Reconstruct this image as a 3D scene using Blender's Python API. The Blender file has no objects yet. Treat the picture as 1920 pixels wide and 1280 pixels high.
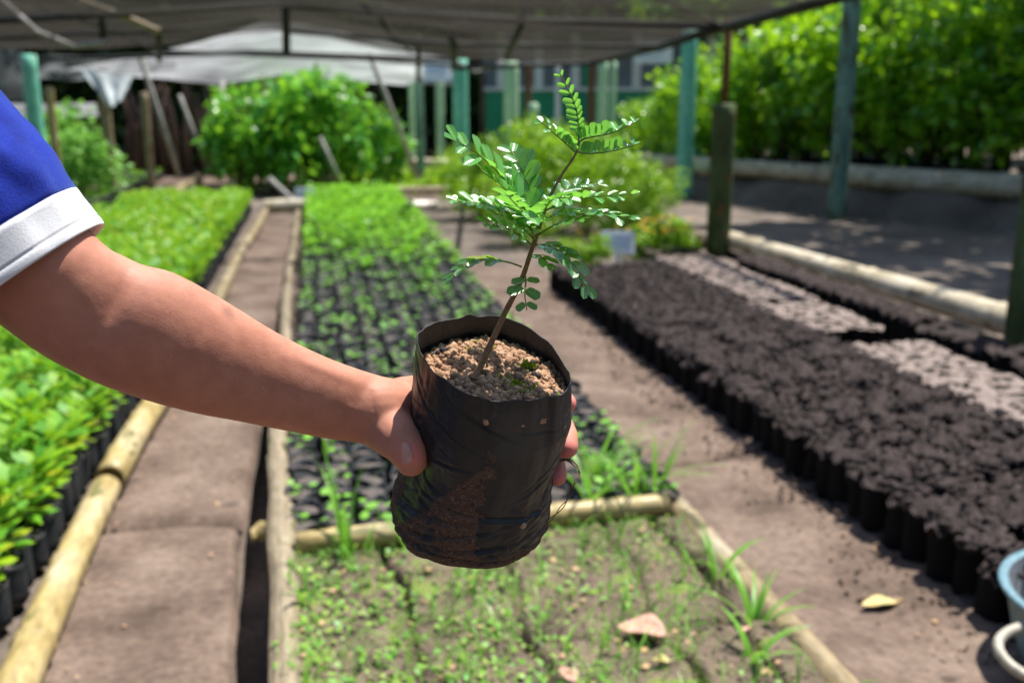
import bpy, bmesh, math, random
import numpy as np
from mathutils import Vector, Matrix, noise as mnoise
random.seed(7)
rng = np.random.default_rng(11)
sc = bpy.context.scene
col = sc.collection
PI = math.pi

# ------------------------------------------------------------------ camera, sky, sun, exposure
F, PITCH, YAW, CAMH = 1867.0, math.radians(13.3), math.radians(-10.97), 1.25
cam_data = bpy.data.cameras.new('camera')
cam = bpy.data.objects.new('camera', cam_data)
col.objects.link(cam)
cam.location = (0, 0, CAMH)
cam.rotation_euler = (PI / 2 - PITCH, 0, YAW)
cam_data.lens, cam_data.sensor_width = 35.0, 36.0
cam_data.clip_start, cam_data.clip_end = 0.05, 300
cam_data.dof.use_dof = True
cam_data.dof.focus_distance = 0.67
cam_data.dof.aperture_fstop = 6.6
sc.camera = cam

SUN = Vector((0.31, 0.19, 0.93)).normalized()
world = bpy.data.worlds.new('World')
sc.world = world
world.use_nodes = True
wn = world.node_tree
sky = wn.nodes.new('ShaderNodeTexSky')
sky.sky_type = 'NISHITA'
sky.sun_disc = False
sky.sun_elevation = math.asin(SUN.z)
sky.sun_rotation = math.atan2(SUN.x, SUN.y)
bg = wn.nodes['Background']
bg.inputs['Strength'].default_value = 0.105
wn.links.new(sky.outputs[0], bg.inputs['Color'])
sl = bpy.data.lights.new('sun', 'SUN')
sl.energy, sl.angle, sl.color = 5.0, math.radians(0.55), (1.0, 0.95, 0.87)
so = bpy.data.objects.new('sun', sl)
so.rotation_euler = SUN.to_track_quat('Z', 'Y').to_euler()
so.location = (6, 6, 20)
col.objects.link(so)
sc.view_settings.view_transform = 'Standard'
sc.view_settings.look = 'None'
sc.view_settings.gamma = 1.0
sc.view_settings.exposure = 0.86
sc.view_settings.use_curve_mapping = False
sc.render.engine = 'CYCLES'
sc.cycles.use_denoising = True
sc.cycles.max_bounces = 8
sc.cycles.transparent_max_bounces = 12
sc.cycles.caustics_reflective = False
sc.cycles.caustics_refractive = False

# ------------------------------------------------------------------ measuring helpers (photo column/row -> a place on the ground)
Rm = np.array(cam.rotation_euler.to_matrix())
RIGHT, UP, BACK = Vector(Rm[:, 0]), Vector(Rm[:, 1]), Vector(Rm[:, 2])
def ray(x, y): return Rm @ np.array([(x - 960) / F, (640 - y) / F, -1.0])
def W(x, y, depth): return Vector(np.array([0, 0, CAMH]) + ray(x, y) * depth)
def G(x, y, z=0.0):
    d = ray(x, y); return Vector(np.array([0, 0, CAMH]) + d * ((z - CAMH) / d[2]))
def B(x, depth):
    v = W(x, 200, depth); return Vector((v.x, v.y, 0))
def Zat(depth, y): return W(960, y, depth).z
def project(p):
    q = Rm.T @ (np.array(p) - np.array([0, 0, CAMH]))
    return 960 + F * q[0] / -q[2], 640 - F * q[1] / -q[2], -q[2]

# ------------------------------------------------------------------ object helpers
def tag(o, label=None, cat=None, group=None, kind=None):
    if label: o['label'] = label
    if cat: o['category'] = cat
    if group: o['group'] = group
    if kind: o['kind'] = kind
    return o
def link(name, me, mat=None, parent=None, loc=None):
    o = bpy.data.objects.new(name, me)
    col.objects.link(o)
    if mat is not None and me is not None and not me.materials: me.materials.append(mat)
    if loc is not None: o.location = loc
    if parent is not None: o.parent = parent
    return o
def empty(name, loc=(0, 0, 0), rz=0.0):
    o = bpy.data.objects.new(name, None)
    o.empty_display_size = 0.1
    col.objects.link(o); o.location = loc; o.rotation_euler = (0, 0, rz)
    return o
def dup(root, loc=None, rz=None, scale=None):
    c = root.copy(); col.objects.link(c)
    if loc is not None: c.location = loc
    if rz is not None: c.rotation_euler = (0, 0, rz)
    if scale is not None: c.scale = (scale,) * 3
    for ch in list(root.children):
        d = ch.copy(); col.objects.link(d); d.parent = c
        for g in list(ch.children):
            e = g.copy(); col.objects.link(e); e.parent = d
    return c
def mesh(name, v, f, smooth=True):
    me = bpy.data.meshes.new(name)
    v = np.asarray(v, dtype=float)
    if not isinstance(f, list): f = np.asarray(f).tolist()
    me.from_pydata(v.tolist(), [], f)
    if smooth: me.polygons.foreach_set('use_smooth', [True] * len(me.polygons))
    me.update()
    return me
def join(parts):
    V, Fc, n = [], [], 0
    for v, f in parts:
        v = np.asarray(v, float); V.append(v)
        Fc += [[i + n for i in q] for q in f]; n += len(v)
    return np.vstack(V), Fc

# vectorised value noise
def _h(a, b, c):
    n = (a * 374761393 + b * 668265263 + c * 2147483647 + 1013904223) & 0xffffffff
    n = ((n ^ (n >> 13)) * 1274126177) & 0xffffffff
    return ((n ^ (n >> 16)) & 0xffff) / 65535.0
def vn(x, y, z=0.0):
    x, y = np.asarray(x, float), np.asarray(y, float); z = np.asarray(z, float) + 0 * x
    xi, yi, zi = np.floor(x).astype(np.int64), np.floor(y).astype(np.int64), np.floor(z).astype(np.int64)
    u, v, w = x - xi, y - yi, z - zi
    u, v, w = u * u * (3 - 2 * u), v * v * (3 - 2 * v), w * w * (3 - 2 * w)
    r = 0
    for i in (0, 1):
        for j in (0, 1):
            for k in (0, 1):
                r = r + _h(xi + i, yi + j, zi + k) * (u if i else 1 - u) * (v if j else 1 - v) * (w if k else 1 - w)
    return r * 2 - 1
def fbm(x, y, z=0.0, o=4):
    s, a, r = 1.0, 0.5, 0
    for k in range(o): r = r + a * vn(x * s, y * s, z * s + 7.3 * k); s *= 2.03; a *= 0.5
    return r

# ------------------------------------------------------------------ materials
def new_mat(name):
    m = bpy.data.materials.new(name); m.use_nodes = True
    nt = m.node_tree; bs = nt.nodes['Principled BSDF']
    return m, nt, bs
def N(nt, t, **kw):
    n = nt.nodes.new(t)
    for k, v in kw.items():
        if k in n.inputs: n.inputs[k].default_value = v
        else: setattr(n, k, v)
    return n
def ramp(nt, src, stops):
    r = nt.nodes.new('ShaderNodeValToRGB')
    e = r.color_ramp.elements
    while len(e) < len(stops): e.new(0.5)
    for i, (p, c) in enumerate(stops):
        e[i].position = p; e[i].color = (*c, 1) if len(c) == 3 else c
    nt.links.new(src, r.inputs[0])
    return r
def coords(nt, scale=(1, 1, 1), kind='Object'):
    tc = nt.nodes.new('ShaderNodeTexCoord')
    mp = nt.nodes.new('ShaderNodeMapping'); mp.inputs['Scale'].default_value = scale
    nt.links.new(tc.outputs[kind], mp.inputs[0])
    return mp.outputs[0]
def noise(nt, vec, scale, detail=5, rough=0.55):
    n = N(nt, 'ShaderNodeTexNoise', Scale=scale, Detail=detail, Roughness=rough)
    nt.links.new(vec, n.inputs['Vector'])
    return n.outputs['Fac']
def mixc(nt, fac, a, b, mode='MIX'):
    m = nt.nodes.new('ShaderNodeMix'); m.data_type = 'RGBA'; m.blend_type = mode
    for s, v in ((m.inputs[0], fac), (m.inputs[6], a), (m.inputs[7], b)):
        if isinstance(v, (int, float)): s.default_value = v
        elif isinstance(v, tuple): s.default_value = (*v, 1)
        else: nt.links.new(v, s)
    return m.outputs[2]
def bump(nt, bs, h, strength, dist):
    b = N(nt, 'ShaderNodeBump', Strength=strength, Distance=dist)
    nt.links.new(h, b.inputs['Height']); nt.links.new(b.outputs[0], bs.inputs['Normal'])
    return b
def surf(name, c1, c2, c3=None, scale=6.0, fine=60.0, rough=0.9, bst=0.6, bd=0.01, stretch=(1, 1, 1), kind='Object', spec=0.3, fleck=None):
    m, nt, bs = new_mat(name)
    v = coords(nt, stretch, kind)
    n1, n2 = noise(nt, v, scale, 6, 0.6), noise(nt, v, fine, 4, 0.6)
    stops = [(0.34, c1), (0.62, c2)] if c3 is None else [(0.3, c1), (0.5, c2), (0.72, c3)]
    base = ramp(nt, n1, stops).outputs[0]
    g = ramp(nt, n2, [(0.3, (0.55,) * 3), (0.7, (1.25,) * 3)]).outputs[0]
    base = mixc(nt, 0.8, base, g, 'MULTIPLY')
    if fleck:
        n3 = noise(nt, v, fleck[1], 2, 0.5)
        base = mixc(nt, ramp(nt, n3, [(fleck[2], (0, 0, 0)), (fleck[2] + 0.06, (1, 1, 1))]).outputs[0], base, fleck[0])
    nt.links.new(base, bs.inputs['Base Color'])
    bs.inputs['Roughness'].default_value = rough
    bs.inputs['Specular IOR Level'].default_value = spec
    ma = N(nt, 'ShaderNodeMath', operation='ADD'); nt.links.new(n1, ma.inputs[0]); nt.links.new(n2, ma.inputs[1])
    bump(nt, bs, ma.outputs[0], bst, bd)
    return m
def leafmat(name, cols, trans=0.35, tcol=(0.25, 0.5, 0.03), rough=0.35, spec=0.5, coat=0.0):
    """leaf blade: glossy reflection over diffuse, light passing through; each leaf (mesh island) has its own tint"""
    m, nt, bs = new_mat(name)
    geo = nt.nodes.new('ShaderNodeNewGeometry')
    k = len(cols)
    r = ramp(nt, geo.outputs['Random Per Island'], [(i / max(1, k - 1), c) for i, c in enumerate(cols)])
    nt.links.new(r.outputs[0], bs.inputs['Base Color'])
    bs.inputs['Roughness'].default_value = rough
    bs.inputs['Specular IOR Level'].default_value = spec
    bs.inputs['Coat Weight'].default_value = coat
    bs.inputs['Coat Roughness'].default_value = 0.2
    tr = nt.nodes.new('ShaderNodeBsdfTranslucent')
    tm = mixc(nt, 0.5, r.outputs[0], tcol); nt.links.new(tm, tr.inputs['Color'])
    mx = nt.nodes.new('ShaderNodeMixShader'); mx.inputs[0].default_value = trans
    out = nt.nodes['Material Output']
    nt.links.new(bs.outputs[0], mx.inputs[1]); nt.links.new(tr.outputs[0], mx.inputs[2]); nt.links.new(mx.outputs[0], out.inputs[0])
    return m
M = {}
M['ground'] = surf('ground_soil', (0.075, 0.06, 0.05), (0.15, 0.12, 0.10), (0.22, 0.18, 0.15), 1.3, 30, bst=0.8, bd=0.03)
M['path'] = surf('trodden_path', (0.070, 0.047, 0.034), (0.148, 0.104, 0.079), (0.22, 0.165, 0.13), 3.0, 38, bst=0.7, bd=0.008, fleck=((0.07, 0.049, 0.039), 11, 0.66))
M['bedsoil'] = surf('bed_soil', (0.09, 0.07, 0.055), (0.2, 0.155, 0.125), (0.28, 0.22, 0.18), 9, 90, bst=0.9, bd=0.012)
M['bedsoil'] = surf('bed_soil', (0.075, 0.055, 0.04), (0.16, 0.12, 0.085), (0.23, 0.19, 0.12), 9, 90, bst=0.9, bd=0.012, fleck=((0.16, 0.2, 0.05), 9, 0.60))
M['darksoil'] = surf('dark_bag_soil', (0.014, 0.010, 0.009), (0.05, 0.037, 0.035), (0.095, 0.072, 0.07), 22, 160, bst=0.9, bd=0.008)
M['drysoil'] = surf('dry_bag_soil', (0.15, 0.115, 0.10), (0.27, 0.215, 0.19), (0.34, 0.28, 0.25), 18, 140, bst=0.8, bd=0.008)
M['bagsoil'] = surf('seedling_bag_soil', (0.05, 0.042, 0.038), (0.12, 0.10, 0.09), (0.18, 0.15, 0.13), 24, 150, bst=0.8, bd=0.006)
M['hillsoil'] = surf('hillside_green', (0.01, 0.02, 0.006), (0.025, 0.045, 0.012), None, 0.5, 3, bst=0.3, bd=0.2)
M['bamboo'] = surf('pale_bamboo', (0.25, 0.185, 0.06), (0.43, 0.33, 0.15), (0.50, 0.42, 0.27), 6, 30, rough=0.42, bst=0.25, bd=0.003, stretch=(1.6, 0.5, 1.6), fleck=((0.16, 0.15, 0.06), 9, 0.66))
M['oldbamboo'] = surf('weathered_bamboo', (0.15, 0.115, 0.055), (0.29, 0.225, 0.13), (0.37, 0.32, 0.23), 6, 40, rough=0.6, bst=0.35, bd=0.003, stretch=(1.8, 0.5, 1.8), fleck=((0.09, 0.08, 0.04), 11, 0.62))
M['plank'] = surf('weathered_wood', (0.14, 0.11, 0.065), (0.26, 0.21, 0.14), (0.34, 0.29, 0.21), 8, 45, rough=0.75, bst=0.5, bd=0.004, stretch=(2.5, 0.35, 2.5), fleck=((0.14, 0.13, 0.05), 8, 0.62))
M['whitelog'] = surf('whitewashed_log', (0.30, 0.25, 0.15), (0.52, 0.45, 0.33), (0.68, 0.62, 0.5), 6, 34, rough=0.7, bst=0.4, bd=0.006, stretch=(1.5, 0.6, 1.5), fleck=((0.12, 0.1, 0.07), 7, 0.64))
M['greenpost'] = surf('mossy_green_post', (0.03, 0.045, 0.012), (0.07, 0.10, 0.03), (0.10, 0.17, 0.09), 7, 60, rough=0.7, bst=0.5, bd=0.006, stretch=(1, 1, 0.4), fleck=((0.13, 0.07, 0.02), 12, 0.6))
M['tealpost'] = surf('turquoise_painted_post', (0.12, 0.48, 0.36), (0.20, 0.62, 0.46), (0.32, 0.70, 0.54), 5, 40, rough=0.55, bst=0.25, bd=0.003, stretch=(1, 1, 0.3), fleck=((0.14, 0.15, 0.10), 10, 0.68))
M['bluepost'] = surf('faded_green_post', (0.08, 0.15, 0.12), (0.16, 0.28, 0.22), (0.20, 0.36, 0.27), 5, 40, rough=0.65, bst=0.3, bd=0.004, stretch=(1, 1, 0.3), fleck=((0.10, 0.075, 0.04), 9, 0.58))
M['palepost'] = surf('pale_green_post', (0.36, 0.58, 0.36), (0.46, 0.68, 0.44), (0.55, 0.74, 0.52), 5, 40, rough=0.55, bst=0.25, bd=0.003, stretch=(1, 1, 0.3))
M['rust'] = surf('rusty_pipe', (0.07, 0.03, 0.015), (0.16, 0.07, 0.03), (0.24, 0.12, 0.06), 15, 80, rough=0.8, bst=0.4, bd=0.002)
M['darkpipe'] = surf('dark_pipe', (0.012, 0.012, 0.012), (0.03, 0.03, 0.028), None, 10, 60, rough=0.6, bst=0.2, bd=0.002)
M['greystick'] = surf('grey_stick', (0.25, 0.24, 0.22), (0.42, 0.41, 0.39), None, 9, 60, rough=0.7, bst=0.3, bd=0.002)
M['bark'] = surf('bark', (0.045, 0.03, 0.02), (0.10, 0.075, 0.055), (0.15, 0.12, 0.095), 6, 40, rough=0.9, bst=0.8, bd=0.02, stretch=(1, 1, 0.3))
M['twig'] = surf('green_twig', (0.06, 0.05, 0.02), (0.10, 0.12, 0.04), None, 12, 50, rough=0.7)
M['drystem'] = surf('dry_leaf_sheath', (0.05, 0.03, 0.02), (0.13, 0.08, 0.055), (0.2, 0.13, 0.10), 4, 30, rough=0.8, bst=0.5, bd=0.01, stretch=(1, 1, 0.15))
M['plaster_green'] = surf('green_painted_wall', (0.015, 0.2, 0.11), (0.02, 0.25, 0.14), None, 2, 30, rough=0.6, bst=0.15, bd=0.003)
M['window_grey'] = surf('window_screen', (0.10, 0.13, 0.17), (0.17, 0.2, 0.25), None, 2, 120, rough=0.5, bst=0.1, bd=0.002)
M['white_frame'] = surf('white_frame_paint', (0.6, 0.62, 0.66), (0.72, 0.74, 0.78), None, 4, 40, rough=0.5, bst=0.1, bd=0.002)
M['roof_dark'] = surf('dark_sheet_roof', (0.02, 0.03, 0.045), (0.04, 0.055, 0.075), None, 3, 40, rough=0.5, bst=0.1, bd=0.004)
M['sign_white'] = surf('white_sign_board', (0.80, 0.83, 0.88), (0.86, 0.88, 0.91), None, 6, 60, rough=0.45, bst=0.05, bd=0.001)
M['sign_blue'] = surf('faded_blue_print', (0.3, 0.45, 0.66), (0.38, 0.52, 0.7), None, 6, 60, rough=0.5, bst=0.05, bd=0.001)
M['stone_pale'] = surf('pale_stone', (0.7, 0.62, 0.55), (0.82, 0.75, 0.68), None, 6, 40, rough=0.8, bst=0.3, bd=0.006)
M['tub'] = surf('blue_grey_enamel', (0.13, 0.24, 0.29), (0.17, 0.29, 0.34), None, 8, 70, rough=0.45, bst=0.15, bd=0.002, spec=0.5)
M['tub_in'] = surf('dusty_tub_inside', (0.14, 0.16, 0.18), (0.24, 0.26, 0.28), None, 8, 50, rough=0.7, bst=0.3, bd=0.003)
M['cream'] = surf('cream_plastic', (0.4, 0.37, 0.3), (0.52, 0.48, 0.4), None, 10, 60, rough=0.5, bst=0.2, bd=0.002)
M['dryleaf'] = surf('dry_tan_leaf', (0.4, 0.22, 0.15), (0.56, 0.33, 0.25), None, 30, 120, rough=0.6, bst=0.4, bd=0.002)
M['yellowleaf'] = surf('yellowing_leaf', (0.45, 0.46, 0.12), (0.62, 0.46, 0.2), (0.32, 0.42, 0.16), 18, 120, rough=0.5, bst=0.3, bd=0.002)
M['bedleaf'] = leafmat('bright_bed_leaf', [(0.05, 0.2, 0.02), (0.12, 0.36, 0.02), (0.26, 0.46, 0.015), (0.07, 0.28, 0.03), (0.3, 0.48, 0.015), (0.14, 0.38, 0.02), (0.36, 0.40, 0.02)], 0.32, (0.4, 0.65, 0.01), 0.5, 0.28)
M['sprout'] = leafmat('sprout_leaf', [(0.14, 0.38, 0.03), (0.22, 0.50, 0.05), (0.2, 0.44, 0.1)], 0.35, (0.3, 0.55, 0.04), 0.4, 0.4)
M['lushleaf'] = leafmat('lush_row_leaf', [(0.12, 0.38, 0.012), (0.2, 0.52, 0.012), (0.28, 0.58, 0.02)], 0.42, (0.3, 0.58, 0.01), 0.4, 0.4)
M['grass'] = leafmat('grass_blade', [(0.12, 0.36, 0.03), (0.2, 0.46, 0.05), (0.26, 0.5, 0.08)], 0.4, (0.25, 0.5, 0.05), 0.4, 0.4)
M['shrubleaf'] = leafmat('yellow_green_shrub_leaf', [(0.14, 0.38, 0.02), (0.24, 0.48, 0.025), (0.36, 0.52, 0.03), (0.18, 0.42, 0.03)], 0.45, (0.35, 0.55, 0.02), 0.4, 0.4)
M['saplingleaf'] = leafmat('sapling_leaf', [(0.05, 0.22, 0.015), (0.14, 0.40, 0.015), (0.30, 0.52, 0.015), (0.08, 0.3, 0.03), (0.34, 0.5, 0.02)], 0.46, (0.5, 0.8, 0.01), 0.30, 0.6)
M['clusterleaf'] = leafmat('nursery_sapling_leaf', [(0.06, 0.28, 0.06), (0.12, 0.4, 0.04), (0.26, 0.52, 0.02)], 0.42, (0.35, 0.7, 0.03), 0.32, 0.5)
M['treeleaf'] = leafmat('dark_tree_leaf', [(0.012, 0.045, 0.012), (0.025, 0.08, 0.015), (0.045, 0.12, 0.015)], 0.3, (0.2, 0.4, 0.01), 0.4, 0.4)
M['softleaf'] = leafmat('pale_bush_leaf', [(0.16, 0.42, 0.06), (0.25, 0.52, 0.10)], 0.4, (0.3, 0.55, 0.08), 0.45, 0.3)
M['flower'] = leafmat('yellow_orange_flower', [(0.75, 0.5, 0.02), (0.8, 0.62, 0.03), (0.75, 0.22, 0.05)], 0.3, (0.7, 0.5, 0.05), 0.5, 0.3)
M['litter'] = leafmat('leaf_litter', [(0.3, 0.2, 0.12), (0.5, 0.33, 0.16), (0.55, 0.3, 0.22), (0.36, 0.3, 0.12)], 0.15, (0.4, 0.3, 0.1), 0.6, 0.2)
M['weed'] = leafmat('weed_leaf', [(0.14, 0.36, 0.05), (0.22, 0.44, 0.06), (0.34, 0.46, 0.08), (0.14, 0.4, 0.10)], 0.35, (0.3, 0.5, 0.06), 0.45, 0.4)
M['moss'] = leafmat('moss_green', [(0.14, 0.2, 0.01), (0.24, 0.3, 0.015), (0.2, 0.3, 0.02)], 0.3, (0.4, 0.5, 0.02), 0.6, 0.2)

def plastic(name, base=(0.014, 0.015, 0.015), rough=0.42, dust_light=0.25, scale=14):
    m, nt, bs = new_mat(name); bs.inputs['Specular IOR Level'].default_value = .12 if rough > .55 else .4
    v = coords(nt)
    n1, n2 = noise(nt, v, scale, 6, 0.65), noise(nt, v, scale * 6, 4, 0.6)
    f = ramp(nt, n1, [(0.45, (0, 0, 0)), (0.8, (dust_light,) * 3)]).outputs[0]
    c = mixc(nt, f, base, (0.16, 0.13, 0.11))
    nt.links.new(c, bs.inputs['Base Color'])
    rr = ramp(nt, n1, [(0.3, (rough,) * 3), (0.75, (min(0.9, rough + 0.3),) * 3)]).outputs[0]
    nt.links.new(rr, bs.inputs['Roughness'])
    bump(nt, bs, n2, 0.25, 0.002)
    return m
M['blackbag'] = plastic('black_bag_film', (0.005, 0.005, 0.006), 0.7, 0.05)
M['rowbag'] = plastic('dark_row_bag_film', (0.03, 0.034, 0.038), 0.45, 0.4)

def netmat(name, t0, c, tr):
    """woven shade cloth: the longer the way through the weave, the less light gets through"""
    m, nt, bs = new_mat(name)
    nt.nodes.remove(bs)
    geo = nt.nodes.new('ShaderNodeNewGeometry')
    dt = N(nt, 'ShaderNodeVectorMath', operation='DOT_PRODUCT')
    nt.links.new(geo.outputs['Normal'], dt.inputs[0]); nt.links.new(geo.outputs['Incoming'], dt.inputs[1])
    ab = N(nt, 'ShaderNodeMath', operation='ABSOLUTE'); nt.links.new(dt.outputs['Value'], ab.inputs[0])
    mx = N(nt, 'ShaderNodeMath', operation='MAXIMUM'); mx.inputs[1].default_value = 0.04; nt.links.new(ab.outputs[0], mx.inputs[0])
    dv = N(nt, 'ShaderNodeMath', operation='DIVIDE'); dv.inputs[0].default_value = 1.0; nt.links.new(mx.outputs[0], dv.inputs[1])
    pw = N(nt, 'ShaderNodeMath', operation='POWER'); pw.inputs[0].default_value = t0; nt.links.new(dv.outputs[0], pw.inputs[1])
    v = coords(nt)
    n1 = noise(nt, coords(nt, (.5, 2.2, 1)), 1.3, 6, 0.65)
    cr = ramp(nt, n1, [(0.3, tuple(x * 0.5 for x in c)), (0.7, tuple(x * 1.6 for x in c))]).outputs[0]
    hole = ramp(nt, noise(nt, v, 26, 2, .5), [(.74, (0, 0, 0)), (.76, (1, 1, 1))]).outputs[0]
    hm_ = N(nt, 'ShaderNodeMath', operation='MAXIMUM'); nt.links.new(pw.outputs[0], hm_.inputs[0]); nt.links.new(hole, hm_.inputs[1]); pw = hm_
    df = nt.nodes.new('ShaderNodeBsdfDiffuse'); nt.links.new(cr, df.inputs[0])
    tl = nt.nodes.new('ShaderNodeBsdfTranslucent'); nt.links.new(cr, tl.inputs[0])
    m1 = nt.nodes.new('ShaderNodeMixShader'); m1.inputs[0].default_value = tr
    nt.links.new(df.outputs[0], m1.inputs[1]); nt.links.new(tl.outputs[0], m1.inputs[2])
    tp = nt.nodes.new('ShaderNodeBsdfTransparent')
    m2 = nt.nodes.new('ShaderNodeMixShader')
    nt.links.new(pw.outputs[0], m2.inputs[0]); nt.links.new(m1.outputs[0], m2.inputs[1]); nt.links.new(tp.outputs[0], m2.inputs[2])
    nt.links.new(m2.outputs[0], nt.nodes['Material Output'].inputs[0])
    return m
M['net'] = netmat('shade_net', 0.87, (0.042, 0.038, 0.033), 0.5)
M['palenet'] = netmat('pale_shade_cloth', 0.55, (0.62, 0.63, 0.67), 0.65)
M['whitecloth'] = netmat('white_plastic_sheet', 0.1, (0.6, 0.66, 0.7), 0.3)
M['greynet'] = netmat('grey_net_curtain', 0.6, (0.26, 0.27, 0.29), 0.6)

# ------------------------------------------------------------------ shape helpers
def grid_faces(nu, nv, closed_u=False):
    F_ = []
    for j in range(nv - 1):
        for i in range(nu if closed_u else nu - 1):
            a, b = j * nu + i, j * nu + (i + 1) % nu
            F_.append([a, b, b + nu, a + nu])
    return F_
def loft(rings, cap0=True, cap1=True):
    n = len(rings[0]); V = np.vstack([np.asarray(r, float) for r in rings]); Fc = grid_faces(n, len(rings), True)
    if cap0: Fc.append(list(range(n))[::-1])
    if cap1: Fc.append(list(range(len(V) - n, len(V))))
    return V, Fc
def frame(t):
    t = Vector(t).normalized(); a = Vector((0, 0, 1)) if abs(t.z) < 0.9 else Vector((1, 0, 0))
    s = t.cross(a).normalized(); return t, s, s.cross(t)
def tube(pts, radii, n=10, cap=True):
    pts = [Vector(p) for p in pts]
    if not hasattr(radii, '__len__'): radii = [radii] * len(pts)
    rings = []; s = None
    for i, p in enumerate(pts):
        t = (pts[min(i + 1, len(pts) - 1)] - pts[max(i - 1, 0)]).normalized()
        if s is None: _, s, u = frame(t)
        else:
            s = (s - t * s.dot(t)).normalized(); u = s.cross(t)
        rings.append([p + (s * math.cos(2 * PI * k / n) + u * math.sin(2 * PI * k / n)) * radii[i] for k in range(n)])
    return loft(rings, cap, cap)
def box(x0, x1, y0, y1, z0, z1):
    v = [(x, y, z) for z in (z0, z1) for y in (y0, y1) for x in (x0, x1)]
    return np.array(v, float), [[0, 2, 3, 1], [4, 5, 7, 6], [0, 1, 5, 4], [2, 6, 7, 3], [0, 4, 6, 2], [1, 3, 7, 5]]
def obox(name, x0, x1, y0, y1, z0, z1, mat, parent=None, bev=0.004, loc=None):
    v, f = box(x0, x1, y0, y1, z0, z1)
    o = link(name, mesh(name, v, f, False), mat, parent, loc)
    if bev:
        b = o.modifiers.new('b', 'BEVEL'); b.width = bev; b.segments = 2
    return o
LEAF6 = (np.array([[0, 0, 0], [-.36, .28, .02], [.36, .28, .02], [-.42, .62, .0], [.42, .62, .0], [0, 1, -.08]]), [[0, 2, 1], [1, 2, 4, 3], [3, 4, 5]])
LEAF5 = (np.array([[0, 0, 0], [-.4, .5, .07], [.4, .5, .07], [0, 1, -.1], [0, .5, 0]]), [[0, 4, 3, 1], [0, 2, 3, 4]])
ROUND = (np.array([[0, 0, 0], [-.45, .25, .03], [.45, .25, .03], [-.5, .65, .02], [.5, .65, .02], [-.2, .97, -.04], [.2, .97, -.04]]), [[0, 2, 1], [1, 2, 4, 3], [3, 4, 6, 5]])
BLADE = (np.array([[-.03, 0, 0], [.03, 0, 0], [-.03, .4, .06], [.03, .4, .06], [-.02, .75, -.04], [.02, .75, -.04], [0, 1, -.25]]), [[0, 1, 3, 2], [2, 3, 5, 4], [4, 5, 6]])
def unit(a): return a / np.maximum(1e-9, np.linalg.norm(a, axis=1, keepdims=True))
def leaves(P, D, U, L, wid=1.0, shape=LEAF5):
    """a leaf blade at each point P growing along D with face normal U and length L"""
    P, D, U = np.asarray(P, float), unit(np.asarray(D, float)), np.asarray(U, float)
    U = unit(U - D * (U * D).sum(1, keepdims=True)); S = np.cross(D, U)
    n = len(P); L = np.broadcast_to(np.asarray(L, float), (n,))
    sv, sf = shape; k = len(sv)
    V = P[:, None, :] + L[:, None, None] * (sv[None, :, 0:1] * wid * S[:, None, :] + sv[None, :, 1:2] * D[:, None, :] + sv[None, :, 2:3] * U[:, None, :])
    Fc = []
    for q in sf: Fc.append((np.arange(n)[:, None] * k + np.array(q)[None, :]).tolist())
    return V.reshape(-1, 3), [x for a in Fc for x in a]
def rand_dirs(n, r=rng):
    return unit(r.normal(size=(n, 3)))
def crown(n, c, rad, L, clumps=18, up=0.5, shape=LEAF5, r=rng, wid=1.0, tight=1.0):
    """leaves gathered in uneven clumps through an ellipsoid crown"""
    c, rad = np.array(c, float), np.array(rad, float)
    cd = rand_dirs(clumps, r) * (0.35 + 0.6 * r.random((clumps, 1)) ** 0.5)
    cs = tight * (0.22 + 0.28 * r.random(clumps))
    idx = r.integers(0, clumps, n)
    off = rand_dirs(n, r) * (r.random((n, 1)) ** 0.45) * cs[idx][:, None]
    P = c + (cd[idx] + off) * rad
    D = off + rand_dirs(n, r) * 0.25 + np.array([0, 0, -0.1])
    U = rand_dirs(n, r) * 0.7 + np.array([0, 0, up + 0.3])
    return leaves(P, D, U, L * (0.65 + 0.7 * r.random(n)), wid, shape)
def pole(name, p0, p1, r, mat, parent=None, nodes=0, taper=0.0, bend=0.0, n=14, hollow=True, wob=0.012):
    """a bamboo culm or log with nodes from p0 to p1 (length along its own Y)"""
    p0, p1 = Vector(p0), Vector(p1); L = (p1 - p0).length
    ts = [0.0]
    st = 26; ts = list(np.linspace(0, 1, st))
    nd = [(k + 0.5 + 0.2 * (random.random() - .5)) / nodes for k in range(nodes)] if nodes else []
    for q in nd:
        for e in (-0.030, -0.010, 0, 0.010, 0.030): ts.append(min(1, max(0, q + e / max(L, 0.5))))
    ts = sorted(set(ts))
    ph = random.random() * 9
    rings = []
    for t in ts:
        rr = r * (1 - taper * t)
        for q in nd:
            d = abs(t - q) * L
            if d < 0.018: rr *= 1 + 0.10 * (1 - d / 0.018)
            elif d < 0.035: rr *= 0.965
        cx = wob * math.sin(ph + 5 * t) + bend * math.sin(PI * t); cz = wob * 0.6 * math.sin(ph * 2 + 4 * t)
        rings.append([(cx + rr * math.cos(a) * (1 + .03 * math.sin(2 * a + ph)), t * L, cz + rr * math.sin(a)) for a in [2 * PI * k / n for k in range(n)]])
    if hollow:
        for e, tt, lst in ((0, 0.0, 'a'), (1, 1.0, 'b')):
            src = rings[0] if e == 0 else rings[-1]
            c = np.mean(src, axis=0)
            inner = [tuple(c + (np.array(q) - c) * 0.78) for q in src]
            dy = 0.05 if e == 0 else -0.05
            deep = [(q[0], q[1] + dy, q[2]) for q in inner]
            if e == 0: rings = [deep, inner] + rings
            else: rings = rings + [inner, deep]
    v, f = loft(rings)
    o = link(name, mesh(name, v, f), mat, parent)
    o.location = p0
    o.rotation_euler = (p1 - p0).to_track_quat('Y', 'Z').to_euler()
    return o
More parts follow.
